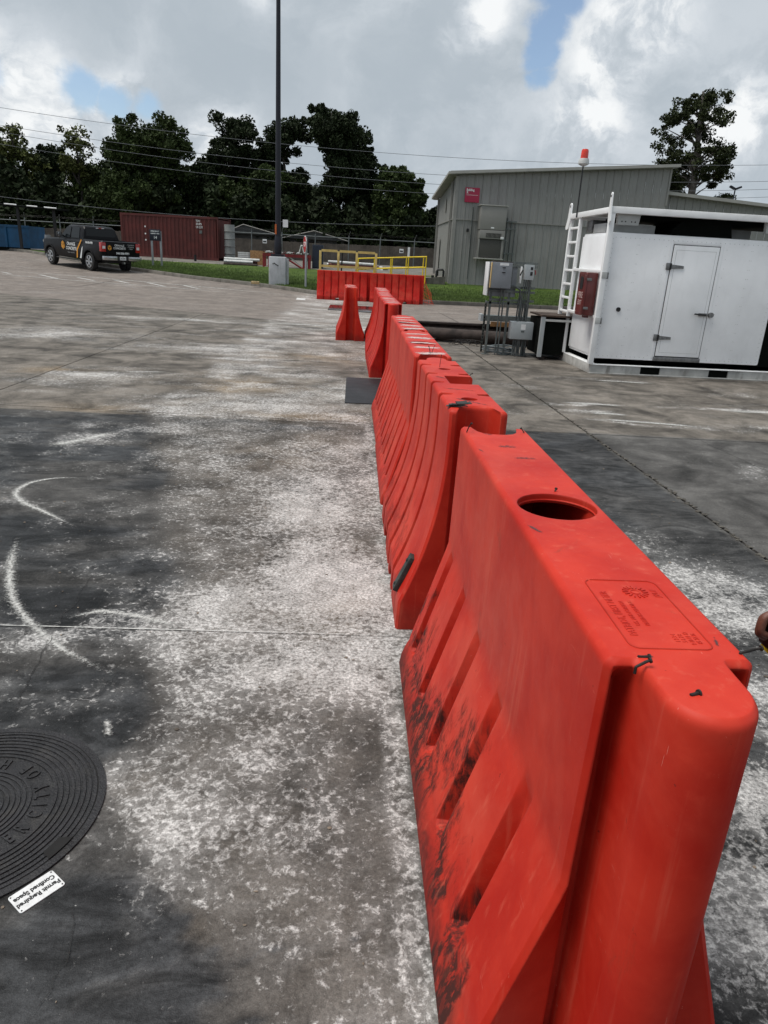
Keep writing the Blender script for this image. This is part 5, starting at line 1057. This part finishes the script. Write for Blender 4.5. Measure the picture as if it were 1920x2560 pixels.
for x_ in (0, 3.68):
    for s_ in (-1, 1): cu_.tube((x_, s_ * .62, .42), (x_, s_ * 1.2, .42), .49, n=36)
cu_.b2((-1.04, -.78, .75), (.38, .78, 1.6))
ob = mesh_obj('t1', bm_); oc = mesh_obj('t2', cu_.mesh('c', None, False)); md = ob.modifiers.new('b', 'BOOLEAN'); md.object = oc; md.solver = 'EXACT'; dg = bpy.context.evaluated_depsgraph_get(); dg.update()
mm = bpy.data.meshes.new_from_object(ob.evaluated_get(dg)); bpy.data.objects.remove(ob); bpy.data.objects.remove(oc); mm.materials.clear(); mm.materials.append(M_TBLK); smooth(mm, 30); mesh_obj('body', mm, tr)
def cabsec(x_, zb, zt, w0, w1): return [(x_, -w0, zb), (x_, -(w0 + w1) / 2 - .01, (zb + zt) / 2), (x_, -w1, zt - .05), (x_, -w1 + .08, zt), (x_, w1 - .08, zt), (x_, w1, zt - .05), (x_, (w0 + w1) / 2 + .01, (zb + zt) / 2), (x_, w0, zb)]
cab = loft([cabsec(.48, 1.30, 1.34, .93, .92), cabsec(.52, 1.30, 1.50, .93, .88), cabsec(.62, 1.30, 1.86, .93, .78), cabsec(.74, 1.30, 1.945, .93, .76), cabsec(1.3, 1.30, 1.965, .93, .76), cabsec(2.0, 1.30, 1.945, .93, .76), cabsec(2.12, 1.3, 1.92, .93, .75), cabsec(2.78, 1.29, 1.33, .93, .92)])
cabo = cab.build('cab', M_TBLK, tr, ang=40)
def side_y(z): return .93 - (z - 1.33) * (.93 - .775) / .57 + .004
def win(poly, name='side_window'):
    for s_ in (1, -1):
        mb = MB(); mb.prism(poly, 0, .012, lambda u, v, h: (u, s_ * (side_y(v) + h + .004), v)); mb.build(name, M_TGLS, cabo, False)
win([(1.72, 1.37), (2.55, 1.37), (2.50, 1.46), (2.14, 1.84), (1.74, 1.87)]); win([(.86, 1.39), (1.62, 1.37), (1.64, 1.87), (.98, 1.86)])
MB().prism([(-.78, 1.40), (.78, 1.40), (.69, 1.83), (-.69, 1.83)], 0, .012, lambda u, v, h: (.508 + (v - 1.40) * .245 - h, u, v)).build('rear_window', M_TGLS, cabo, False)
MB().prism([(-.80, 1.36), (.80, 1.36), (.68, 1.88), (-.68, 1.88)], 0, .012, lambda u, v, h: (2.76 - (v - 1.36) * 1.15 + h, u, v)).build('windscreen', M_TGLS, cabo, False)
MB().b2((.605, -.20, 1.862), (.63, .20, 1.90), .004).build('brake_light', M_TLR, cabo); MB().b2((.602, -.22, 1.864), (.604, -.08, 1.898)).build('brake_light_lens', M_WPR, cabo); MB().b2((.602, .08, 1.864), (.604, .22, 1.898)).build('brake_light_lens', M_WPR, cabo)
for s_ in (-1, 1):
    mi = MB().b2((2.28, s_ * 1.02, 1.36), (2.42, s_ * 1.26, 1.60), .05).build('mirror', M_TRIMB, tr); MB().b2((2.40, s_ * .93, 1.40), (2.45, s_ * 1.05, 1.46)).build('mirror_arm', M_TRIMB, mi); MB().b2((2.272, s_ * 1.05, 1.39), (2.279, s_ * 1.23, 1.57), .003).build('mirror_glass', M_CHR, mi)
    MB().b2((-1.16, s_ * .76, .92), (-.98, s_ * .998, 1.32), .02).build('tail_light', M_TLR, tr); MB().b2((-1.168, s_ * .80, 1.05), (-1.161, s_ * .94, 1.17)).build('reverse_lens', M_WPR, tr.children[-1])
    MB().b2((.7, s_ * .86, .38), (3.0, s_ * 1.04, .43), .015).build('running_board', M_TRIMB, tr)
    for x_ in (1.72, 1.0): MB().b2((x_ - .12, s_ * .995, 1.17), (x_ + .06, s_ * 1.02, 1.21), .008).build('door_handle', M_TBLK, tr)
    for x_ in (2.62, 1.68, .74): MB().b2((x_ - .006, s_ * .9935, .56), (x_ + .006, s_ * .997, 1.30)).build('door_seam', M_TRIMB, tr)
    MB().b2((4.2, s_ * .60, .95), (4.50, s_ * .90, 1.12), .03).build('headlight', M_WPR, tr)
    for x_ in (0, 3.68):
        wh = thing_w = bpy.data.objects.new('wheel', None); C.objects.link(wh); wh.parent = tr; wh.location = (x_, s_ * .86, .405)
        mb = MB(); mb.lathe([(.26, -.115), (.37, -.125), (.40, -.10), (.405, 0), (.40, .10), (.37, .125), (.26, .115)], n=32); t_ = mb.build('tyre', M_TYRE, wh); t_.rotation_euler = (R(90), 0, 0)
        mb = MB(); mb.tube((0, -.06, 0), (0, .06, 0), .262, n=28); mb.build('rim_well', M_TRIMB, wh)
        mb = MB(); mb.tube((0, s_ * .06, 0), (0, s_ * .145, 0), .07, n=16)
        for k in range(6): a = R(60 * k); mb.box((math.cos(a) * .15, s_ * .130, math.sin(a) * .15), (.22, .03, .075), Euler((0, -a, 0)), .006)
        mb.path([(math.cos(a) * .255, s_ * .125, math.sin(a) * .255) for a in np.linspace(0, 2 * math.pi, 33)], .018, 6); mb.build('rim', M_RIM, wh)
        mb = MB(); P = [(x_ + .535 * math.cos(R(a)), .42 + .535 * math.sin(R(a))) for a in range(0, 181, 12)] + [(x_ + .485 * math.cos(R(a)), .42 + .485 * math.sin(R(a))) for a in range(180, -1, -12)]
        mb.prism(P, s_ * .985, s_ * 1.012, lambda u, v, h: (u, h, v)); mb.build('wheel_arch', M_TBLK, tr)
tg = MB().b2((-1.155, -.745, .80), (-1.12, .745, 1.365), .012).build('tailgate', M_TBLK, tr); MB().b2((-1.165, -.12, 1.24), (-1.15, .12, 1.30), .006).build('tailgate_handle', M_TRIMB, tg)
bpm = MB().b2((-1.30, -.97, .56), (-1.14, -.28, .74), .03).b2((-1.30, .28, .56), (-1.14, .97, .74), .03).build('bumper_chrome', M_CHR, tr); MB().b2((-1.27, -.28, .54), (-1.13, .28, .72), .02).build('bumper_centre', M_TRIMB, tr)
pt = MB().b2((-1.285, -.155, .575), (-1.272, .155, .73), .003).build('number_plate', M_WPR, tr); rt_ = lambda y_, z_: frame_m((-1.157, y_, z_), (0, -1, 0), (0, 0, 1))
text('lettering', 'ETJ 4606', .07, M_NAVY, pt, frame_m((-1.2865, 0, .645), (0, -1, 0), (0, 0, 1)), .0005, 'CENTER', .9, .002); text('lettering', 'TEXAS', .03, M_NAVY, pt, frame_m((-1.2865, 0, .705), (0, -1, 0), (0, 0, 1)), .0005)
MB().b2((-1.4, -.03, .42), (-1.2, .03, .50)).build('tow_hitch', M_CHR, tr); MB().tube((.2, 0, .42), (3.68, 0, .42), .05).build('underbody', M_TRIMB, tr); MB().b2((-.9, -.6, .42), (3.9, .6, .56)).build('chassis', M_TRIMB, tr); MB().tube((0, -.8, .41), (0, .8, .41), .06).build('rear_axle', M_TRIMB, tr)
def hexlogo(par, o_, xd, s_):
    m_ = frame_m(o_, xd, (0, 0, 1)); mb = MB(); mb.prism([(s_ * .86 * math.cos(R(30 + 60 * k)), s_ * math.sin(R(30 + 60 * k))) for k in range(6)], 0, .001, lambda u, v, h: m_ @ Vector((u, v, h))); mb.build('logo', M_ORG, par)
    mb = MB()
    for a in (90 + 60, 30, 270): mb.prism([(-.012, 0), (.012, 0), (.012, s_ * .8), (-.012, s_ * .8)], .0012, .0022, lambda u, v, h: m_ @ Vector((u * math.cos(R(a - 90)) - v * math.sin(R(a - 90)), u * math.sin(R(a - 90)) + v * math.cos(R(a - 90)), h)))
    mb.build('logo_mark', M_TBLK, par)
text('lettering', 'ORANGE\nCONCRETE', .125, M_WPR, tg, rt_(.08, 1.15), .0008, 'CENTER', .95, .003); hexlogo(tg, (-1.158, .58, 1.10), (0, -1, 0), .12); text('lettering', '346-206-9091', .12, M_WPR, tg, rt_(-.08, .87), .0008, 'CENTER', 1.0, .006)
text('lettering', '- Foundations\n- Driveways\n- Patios', .085, M_GPR, tg, rt_(-.50, 1.17), .0008, 'CENTER', .8, .001)
lt_ = lambda x_, z_: frame_m((x_, 1.0, z_), (-1, 0, 0), (0, 0, 1))
text('lettering', 'ORANGE\nCONCRETE', .20, M_WPR, tr, lt_(1.55, .98), .0008, 'CENTER', .95, .004); text('lettering', 'Foundations - Driveways - Patios', .055, M_GPR, tr, lt_(1.6, .70), .0008, 'CENTER', .9); hexlogo(tr, (2.32, 1.0, 1.0), (-1, 0, 0), .20)
text('lettering', '346-206-9091', .13, M_WPR, tr, lt_(-.12, 1.24), .0008, 'CENTER', .9, .005)
mb = MB(); mb.prism([(.62, 1.33), (.52, 1.33), (.95, .86), (1.0, .5), (1.10, .5), (1.05, .88)], .996, .9985, lambda u, v, h: (u, h, v)); mb.build('orange_stripe', M_ORG, tr)
mb = MB(); mb.prism([(.48, 1.05), (.60, .95), (.80, .5), (.66, .5)], .996, .9985, lambda u, v, h: (u, h, v)); mb.build('white_stripe', M_WPR, tr)
# ------------------------------------------------------------------ trees
def leaf_mat(name, c):
    m = bpy.data.materials.new(name); m.use_nodes = True; n = NB(m.node_tree); p = m.node_tree.nodes['Principled BSDF']
    a = n.n('ShaderNodeAttribute', attribute_name='tone').outputs['Fac']; P = n.n('ShaderNodeTexCoord').outputs['Object']
    f = n.noise(P, .7, 4, .6); k = n.m('MULTIPLY', n.m('ADD', .5, a), n.m('ADD', .5, f))
    cc = n.v('SCALE', c, k); n.put(p, 'Base Color', cc); n.put(p, 'Roughness', .75); p.inputs['Specular IOR Level'].default_value = .18; return m
LM = {'dark': leaf_mat('leaf_dark', (.015, .024, .008)), 'mid': leaf_mat('leaf_mid', (.030, .046, .012)), 'yel': leaf_mat('leaf_yellowish', (.062, .074, .020)), 'pine': leaf_mat('pine_needles', (.024, .032, .010))}
M_BARK = mat('bark', (.045, .038, .032), .9, var=.4, vs=3)
M_BARKP = mat('pine_bark', (.10, .09, .08), .9, var=.4, vs=3)
def leaves(cent, rad, per, size, flat=1.0):
    cent = np.array(cent); rad = np.array(rad); n_ = len(cent) * per
    c = np.repeat(cent, per, 0); r = np.repeat(rad, per)
    d = np.random.normal(0, 1, (n_, 3)); d /= np.linalg.norm(d, axis=1)[:, None]; u = np.random.uniform(0, 1, n_) ** .45
    p = c + d * (u * r)[:, None] * np.array([1, 1, flat]); s_ = size * np.random.uniform(.5, 1.4, n_)
    a = np.random.normal(0, 1, (n_, 3)); a /= np.linalg.norm(a, axis=1)[:, None]; b = np.cross(a, np.random.normal(0, 1, (n_, 3))); b /= np.linalg.norm(b, axis=1)[:, None]
    V = np.stack([p - a * s_[:, None], p + b * s_[:, None] * .55, p + a * s_[:, None], p - b * s_[:, None] * .55], 1).reshape(-1, 3)
    tone = np.repeat(np.random.uniform(.1, .9, n_) * .6 + np.repeat(np.random.uniform(0, 1, len(cent)), per) * .4, 4); return V, tone
def leaf_obj(name, V, tone, m, par=None):
    nv = len(V); me = bpy.data.meshes.new(name); me.vertices.add(nv); me.vertices.foreach_set('co', V.astype(np.float32).ravel()); me.loops.add(nv); me.loops.foreach_set('vertex_index', np.arange(nv, dtype=np.int32)); me.polygons.add(nv // 4); me.polygons.foreach_set('loop_start', np.arange(0, nv, 4, dtype=np.int32)); me.update(calc_edges=True)
    at = me.attributes.new('tone', 'FLOAT', 'POINT'); at.data.foreach_set('value', tone.astype(np.float32)); me.materials.append(m); return mesh_obj(name, me, par)
def tree(x_, y_, h_, cw, kind, label, seed, lobes=7, per=110, leaf=.15, low=.25, pine=False, z0=1.03, lean=0):
    rnd = random.Random(seed); t = thing('pine_tree' if pine else 'tree', label, 'tree', (x_, y_, z0), 0, None if pine else 'trees behind the yard fence')
    mb = MB(); top = Vector((lean, 0, h_ * .93)); n_ = 9; tp = [Vector((lean * (k / n_) ** 1.5 + rnd.uniform(-.15, .15) * (k > 0), rnd.uniform(-.15, .15), h_ * .93 * k / n_)) for k in range(n_ + 1)]
    mb.path(tp, [(.034 if pine else .024) * h_ * (1 - .80 * k / n_) for k in range(n_ + 1)], 8); cs = []; rs = []
    def at(f): q = f * n_; i = min(n_ - 1, int(q)); return tp[i].lerp(tp[i + 1], q - i)
    if pine:
        for k in range(84):
            f = rnd.uniform(.30, 1.0); a = rnd.uniform(0, 6.28); env = (.70 + .30 * math.sin((f - .28) / .72 * 3.0)) if f < .90 else .5
            l = cw / 2 * env * rnd.uniform(.35, 1.1); st0 = at(max(.3, f - .06)); e_ = at(f) + Vector((math.cos(a) * l, math.sin(a) * l, rnd.uniform(-.3, .6)))
            mb.path([st0, st0.lerp(e_, .5) + Vector((0, 0, rnd.uniform(-.1, .5))), e_], [.09, .06, .025], 5)
            for j in range(4): q = e_ + Vector((rnd.gauss(0, .45), rnd.gauss(0, .45), rnd.gauss(0, .22))); cs.append(q); rs.append(rnd.uniform(.35, .70))
    else:
        for k in range(lobes):
            f = low + .12 + (1 - low - .12) * (k + rnd.random()) / lobes; a = rnd.uniform(0, 6.28); env = math.sin(min(1, (f - low) / (1 - low) * 1.15 + .12) * math.pi * .82) ** .7
            l = cw * .40 * env * rnd.uniform(.45, 1.1); st0 = at(max(.2, f - .22)); e_ = at(min(.98, f)) + Vector((math.cos(a) * l, math.sin(a) * l * .8, 0))
            mb.path([st0, st0.lerp(e_, .55) + Vector((0, 0, -.2)), e_], [.012 * h_, .008 * h_, .004 * h_], 5); R0 = cw * rnd.uniform(.15, .24)
            nb_ = int(16 + R0 * 8)
            for j in range(nb_):
                d = Vector((rnd.gauss(0, 1), rnd.gauss(0, 1), rnd.gauss(0, .8))).normalized() * R0 * rnd.uniform(.3, 1.55); q = e_ + d; q.z = min(q.z, h_ * 1.0)
                cs.append(q); rs.append(R0 * rnd.uniform(.26, .62))
                if j % 3 == 0: mb.path([e_, e_.lerp(q, .95)], [.04, .012], 4)
    mb.build('trunk', M_BARKP if pine else M_BARK, t); V, tone = leaves(cs, rs, int(per * (1.25 if pine else 2.0)), leaf, .75 if pine else .9); leaf_obj('crown', V, tone, LM['pine' if pine else kind], t); return t
TL = [(-37.5, 78, 10.5, 7, 'dark', 'dark tree at the far left edge behind the canopy', 8, 80), (-33.2, 75, 10.9, 5.0, 'yel', 'thin pale leaved tree leftmost above the canopy', 6, 26), (-30.2, 77, 9.0, 5.5, 'dark', 'small dark tree right of the thin leftmost tree', 7, 90),
      (-26.5, 73, 10.1, 4.6, 'yel', 'sparse yellow green tree above the truck', 6, 22), (-25.0, 76, 7.6, 8, 'mid', 'low broad green tree below the sparse yellow one', 8, 80), (-20.2, 73, 11.2, 8.4, 'mid', 'broad mid green tree above the red container', 12, 95),
      (-13.2, 77, 13.0, 7.0, 'dark', 'tall dark tree left of the lamp pole with lobed top', 9, 100), (-8.0, 78, 13.2, 6.0, 'dark', 'dark tree whose top stands right behind the lamp pole', 9, 100), (-3.3, 76, 14.6, 7.6, 'dark', 'tallest dark tree just right of the lamp pole', 12, 110), (.6, 77, 11.6, 4.2, 'dark', 'dark tree with a drooping top right of the tallest tree', 8, 95),
      (3.6, 73, 8.9, 4.8, 'mid', 'rounded green tree left of the metal building', 9, 90), (7.0, 76, 5.6, 4.5, 'dark', 'low dark tree whose top shows beside the building eave', 7, 80), (-10.5, 74, 8.0, 7, 'mid', 'lower green tree between the container and the lamp pole', 8, 80), (-16.5, 75, 8.6, 6.0, 'dark', 'dark low tree between the broad green tree and the tall lobed one', 8, 85)]
for i_, (x_, y_, h_, cw, kd, lb, lo_, pr_) in enumerate(TL): tree(x_, y_, h_, cw, kd, lb, 100 + i_, lo_, pr_)
tree(32.9, 75, 18.6, 6.6, 'pine', 'tall pine with open ragged crown rising behind the metal building', 5, pine=True, per=80, leaf=.13, lean=-.6)
tree(21.5, 70, 9.4, 3.5, 'mid', 'small treetop just showing over the building roof ridge behind the beacon', 77, 5, 60); tree(26.2, 72, 9.9, 3.5, 'yel', 'sparse treetop showing over the roof left of the pine', 78, 5, 25)
cs = []; rs = []
rnd = random.Random(3)
for k in range(900): x_ = rnd.uniform(-46, 10); hh = 5.7 + .9 * math.sin(x_ * .5) + .7 * math.sin(x_ * 1.3 + 1); hh *= (.62 if x_ > 1.2 else 1); cs.append((x_, rnd.uniform(70, 80), 1 + rnd.uniform(0, hh))); rs.append(rnd.uniform(.6, 1.4))
V, tone = leaves(cs, rs, 95, .26); o = stuff(leaf_obj('undergrowth', V, tone, LM['dark'])); tag(o, 'dense dark undergrowth filling in below the trees behind the fence', 'undergrowth')
# ------------------------------------------------------------------ power lines
M_WIRE = mat('power_cable', (.14, .15, .16), .6)
def pline(x0, z0, x1, z1, y_, sag, label, r_=.016):
    P = [(x0 + (x1 - x0) * t, y_, z0 + (z1 - z0) * t - sag * 4 * t * (1 - t)) for t in np.linspace(0, 1, 40)]; o = MB().path(P, r_, 5).build('power_line', M_WIRE); tag(o, label, 'power line', 'power lines above the trees')
def fit(pts, x0, x1): return None
pline(-46, 13.0, 44, 11.45, 62, 2.55, 'highest power line crossing the whole sky'); pline(-46, 11.9, 44, 10.3, 62, 2.75, 'second power line from the top, crossing the trees'); pline(-46, 11.8, 44, 9.9, 64, 3.0, 'third power line from the top, close below the second')
pline(-46, 10.9, 44, 9.4, 66, 2.9, 'fourth power line, low across the tree tops'); pline(-46, 6.3, 8, 4.4, 58.8, 1.2, 'lowest cable along the fence in front of the trees')
for x_, lb in ((-46, 'wooden utility pole beyond the left edge'), (44, 'wooden utility pole beyond the right edge')):
    up_ = thing('utility_pole', lb + ' carrying the power lines', 'utility pole', (x_, 62.5, 1)); MB().tube((0, 0, 0), (0, 0, 12.6), .17, .11).build('pole', M_BARK, up_)
    MB().b2((-.06, -1, 10.8), (.06, 4, 10.95)).build('cross_arm', M_BARK, up_)
fl_ = thing('floodlight_pole', 'small floodlight pole far behind the lean-to roof right of the pine', 'lamp pole', (34.7, 70, 1)); MB().tube((0, 0, 0), (0, 0, 8.5), .06).build('pole', M_POLE, fl_)
for s_ in (-1, 1): MB().box((s_ * .3, 0, 8.6), (.5, .3, .16), Euler((0, -s_ * .4, 0))).build('lamp_head', M_POLE, fl_)
# ------------------------------------------------------------------ person just right of the frame, hand in view
def skin_obj(name, verts, edges, radii, m, par, sub=2, root=0):
    me = bpy.data.meshes.new(name); me.from_pydata(verts, edges, []); o = mesh_obj('tmp', me); md = o.modifiers.new('s', 'SKIN'); md.use_smooth_shade = True
    if not me.skin_vertices: me.attributes
    sv = me.skin_vertices[0].data
    for i, r_ in enumerate(radii): sv[i].radius = (r_, r_) if not isinstance(r_, tuple) else r_; sv[i].use_root = (i == root)
    s2 = o.modifiers.new('u', 'SUBSURF'); s2.levels = sub; s2.render_levels = sub
    dg = bpy.context.evaluated_depsgraph_get(); dg.update(); m2 = bpy.data.meshes.new_from_object(o.evaluated_get(dg)); bpy.data.objects.remove(o); m2.name = name; m2.materials.clear(); m2.materials.append(m)
    for p in m2.polygons: p.use_smooth = True
    return mesh_obj(name, m2, par)
M_SKIN = mat('brown_skin', (.13, .052, .034), .45, var=.15, vs=20, bump=.25, bs=260); M_SHIRT = mat('dark_work_shirt', (.03, .04, .06), .85, var=.2, vs=8); M_JEAN = mat('dark_trousers', (.03, .035, .05), .9, var=.2, vs=10); M_BOOT = mat('work_boot', (.08, .05, .03), .7, var=.2)
pe = thing('person', 'person in dark work clothes standing right of the nearest barrier, hand holding a tape measure', 'person', (0, 0, 0))
px, py = 1.16, .80
V = [(px, py, .98), (px, py, 1.15), (px, py, 1.34), (px - .01, py, 1.46), (px - .02, py, 1.54), (px - .03, py, 1.64), (px - .03, py, 1.74),          # 0-6 pelvis..head
     (px, py - .19, 1.42), (.97, .55, 1.14), (.66, .515, .980), (.57, .505, .952),                                                                # 7-10 left arm
     (px, py + .19, 1.42), (px + .03, py + .28, 1.13), (px - .02, py + .28, .88), (px - .03, py + .28, .80),                                       # 11-14 right arm
     (px, py - .11, .90), (px - .01, py - .13, .50), (px + .02, py - .14, .10), (px - .06, py - .16, .05),
     (px, py + .11, .90), (px - .01, py + .13, .50), (px + .02, py + .14, .10), (px - .06, py + .16, .05)]
E_ = [(0, 1), (1, 2), (2, 3), (3, 4), (4, 5), (5, 6), (3, 7), (7, 8), (8, 9), (9, 10), (3, 11), (11, 12), (12, 13), (13, 14), (0, 15), (15, 16), (16, 17), (17, 18), (0, 19), (19, 20), (20, 21), (21, 22)]
Rr = [.14, .135, .15, .12, .055, .085, .075, .062, .047, .034, .028, .062, .047, .034, .026, .10, .065, .045, .04, .10, .065, .045, .04]
def gripping_hand():
    # appended to the arm: palm, four curled fingers of unequal length and a thumb; the fist closes round the tape
    global V, E_, Rr
    i0 = len(V); V.append((.510, .500, .930)); Rr.append((.024, .036)); E_.append((10, i0)); pal = i0
    V.append((.482, .497, .925)); Rr.append((.020, .036)); E_.append((pal, pal + 1)); kn = pal + 1
    fl = [(.034, .040, .036, .030, .0), (.012, .044, .040, .032, -.002), (-.010, .041, .037, .030, -.004), (-.031, .033, .030, .024, -.004)]
    for k, (dy, l1, l2, l3, dz) in enumerate(fl):
        b = len(V); ox, oy, oz = [.021 * k * q_ for q_ in (.52, .80, -.42)]; y_ = .463 + oy; ox += -.004
        V.extend([(.470 + ox, y_, .929 + dz + oz), (.470 + ox - l1 * .80, y_ - .002, .920 + dz + oz), (.470 + ox - l1 * .80 - .003, y_ - .003, .920 + dz + oz - l2 * 1.1), (.470 + ox - l1 * .80 + l3 * .75, y_ - .002, .920 + dz + oz - l2 * 1.1 - .014)])
        Rr.extend([.0115, .0108, .0098, .0085]); E_.extend([(kn, b), (b, b + 1), (b + 1, b + 2), (b + 2, b + 3)])
    b = len(V); V.extend([(.505, .448, .905), (.478, .434, .878), (.452, .440, .864)]); Rr.extend([.0140, .0115, .0095]); E_.extend([(pal, b), (b, b + 1), (b + 1, b + 2)])
gripping_hand()
skin_obj('body', V, E_, Rr, M_SKIN, pe)
def sub_idx(ids, extra): 
    mp = {j: i for i, j in enumerate(ids)}; return [V[j] for j in ids], [(mp[a], mp[b]) for a, b in E_ if a in mp and b in mp], [(Rr[j][0] if isinstance(Rr[j], tuple) else Rr[j]) + extra for j in ids]
a_ = sub_idx([0, 1, 2, 3, 7, 8, 11, 12], .015); skin_obj('shirt', *a_, M_SHIRT, pe)
a_ = sub_idx([0, 15, 16, 17, 19, 20, 21], .018); skin_obj('trousers', *a_, M_JEAN, pe)
for j in (18, 22): MB().b2((px - .12, V[j][1] - .05, .0), (px + .14, V[j][1] + .05, .11), .03).build('boot', M_BOOT, pe)
MB().lathe([(.088, 1.70), (.095, 1.74), (.09, 1.80), (.05, 1.835), (.01, 1.84)], (px - .03, py, 0), 20).build('hair', M_BLKM, pe)
for s_ in (-1, 1): MB().lathe([(.001, -.011), (.009, -.006), (.011, 0), (.009, .006), (.001, .011)], (px - .112, py + s_ * .03, 1.675), 10).build('eye', M_WPR, pe); MB().lathe([(.001, -.03), (.012, -.01), (.012, .015), (.001, .03)], (px - .03, py + s_ * .09, 1.66), 8).build('ear', M_SKIN, pe)
MB().lathe([(.001, -.02), (.014, -.012), (.008, .015), (.001, .03)], (px - .125, py, 1.65), 8).build('nose', M_SKIN, pe); MB().b2((px - .118, py - .022, 1.605), (px - .108, py + .022, 1.613), .003).build('mouth', M_SRED, pe)
M_TYEL = mat('tape_yellow', (.55, .50, .02), .4, var=.1, vs=10)
tm_ = thing('tape_measure', 'yellow and black tape measure gripped in the hand at the right edge', 'tape measure', (.508, .500, .868))
MB().prism(rrect(-.030, .034, -.055, .022, .012), -.026, .026, lambda u, v, h: (u, h, v)).build('case', M_BLKM, tm_); MB().prism(rrect(-.024, .028, -.02, .018, .009), -.0290, -.0265, lambda u, v, h: (u, h, v)).build('face', M_TYEL, tm_)
MB().b2((-.024, -.022, -.064), (.030, .022, -.054), .003).build('base_strip', M_TYEL, tm_)
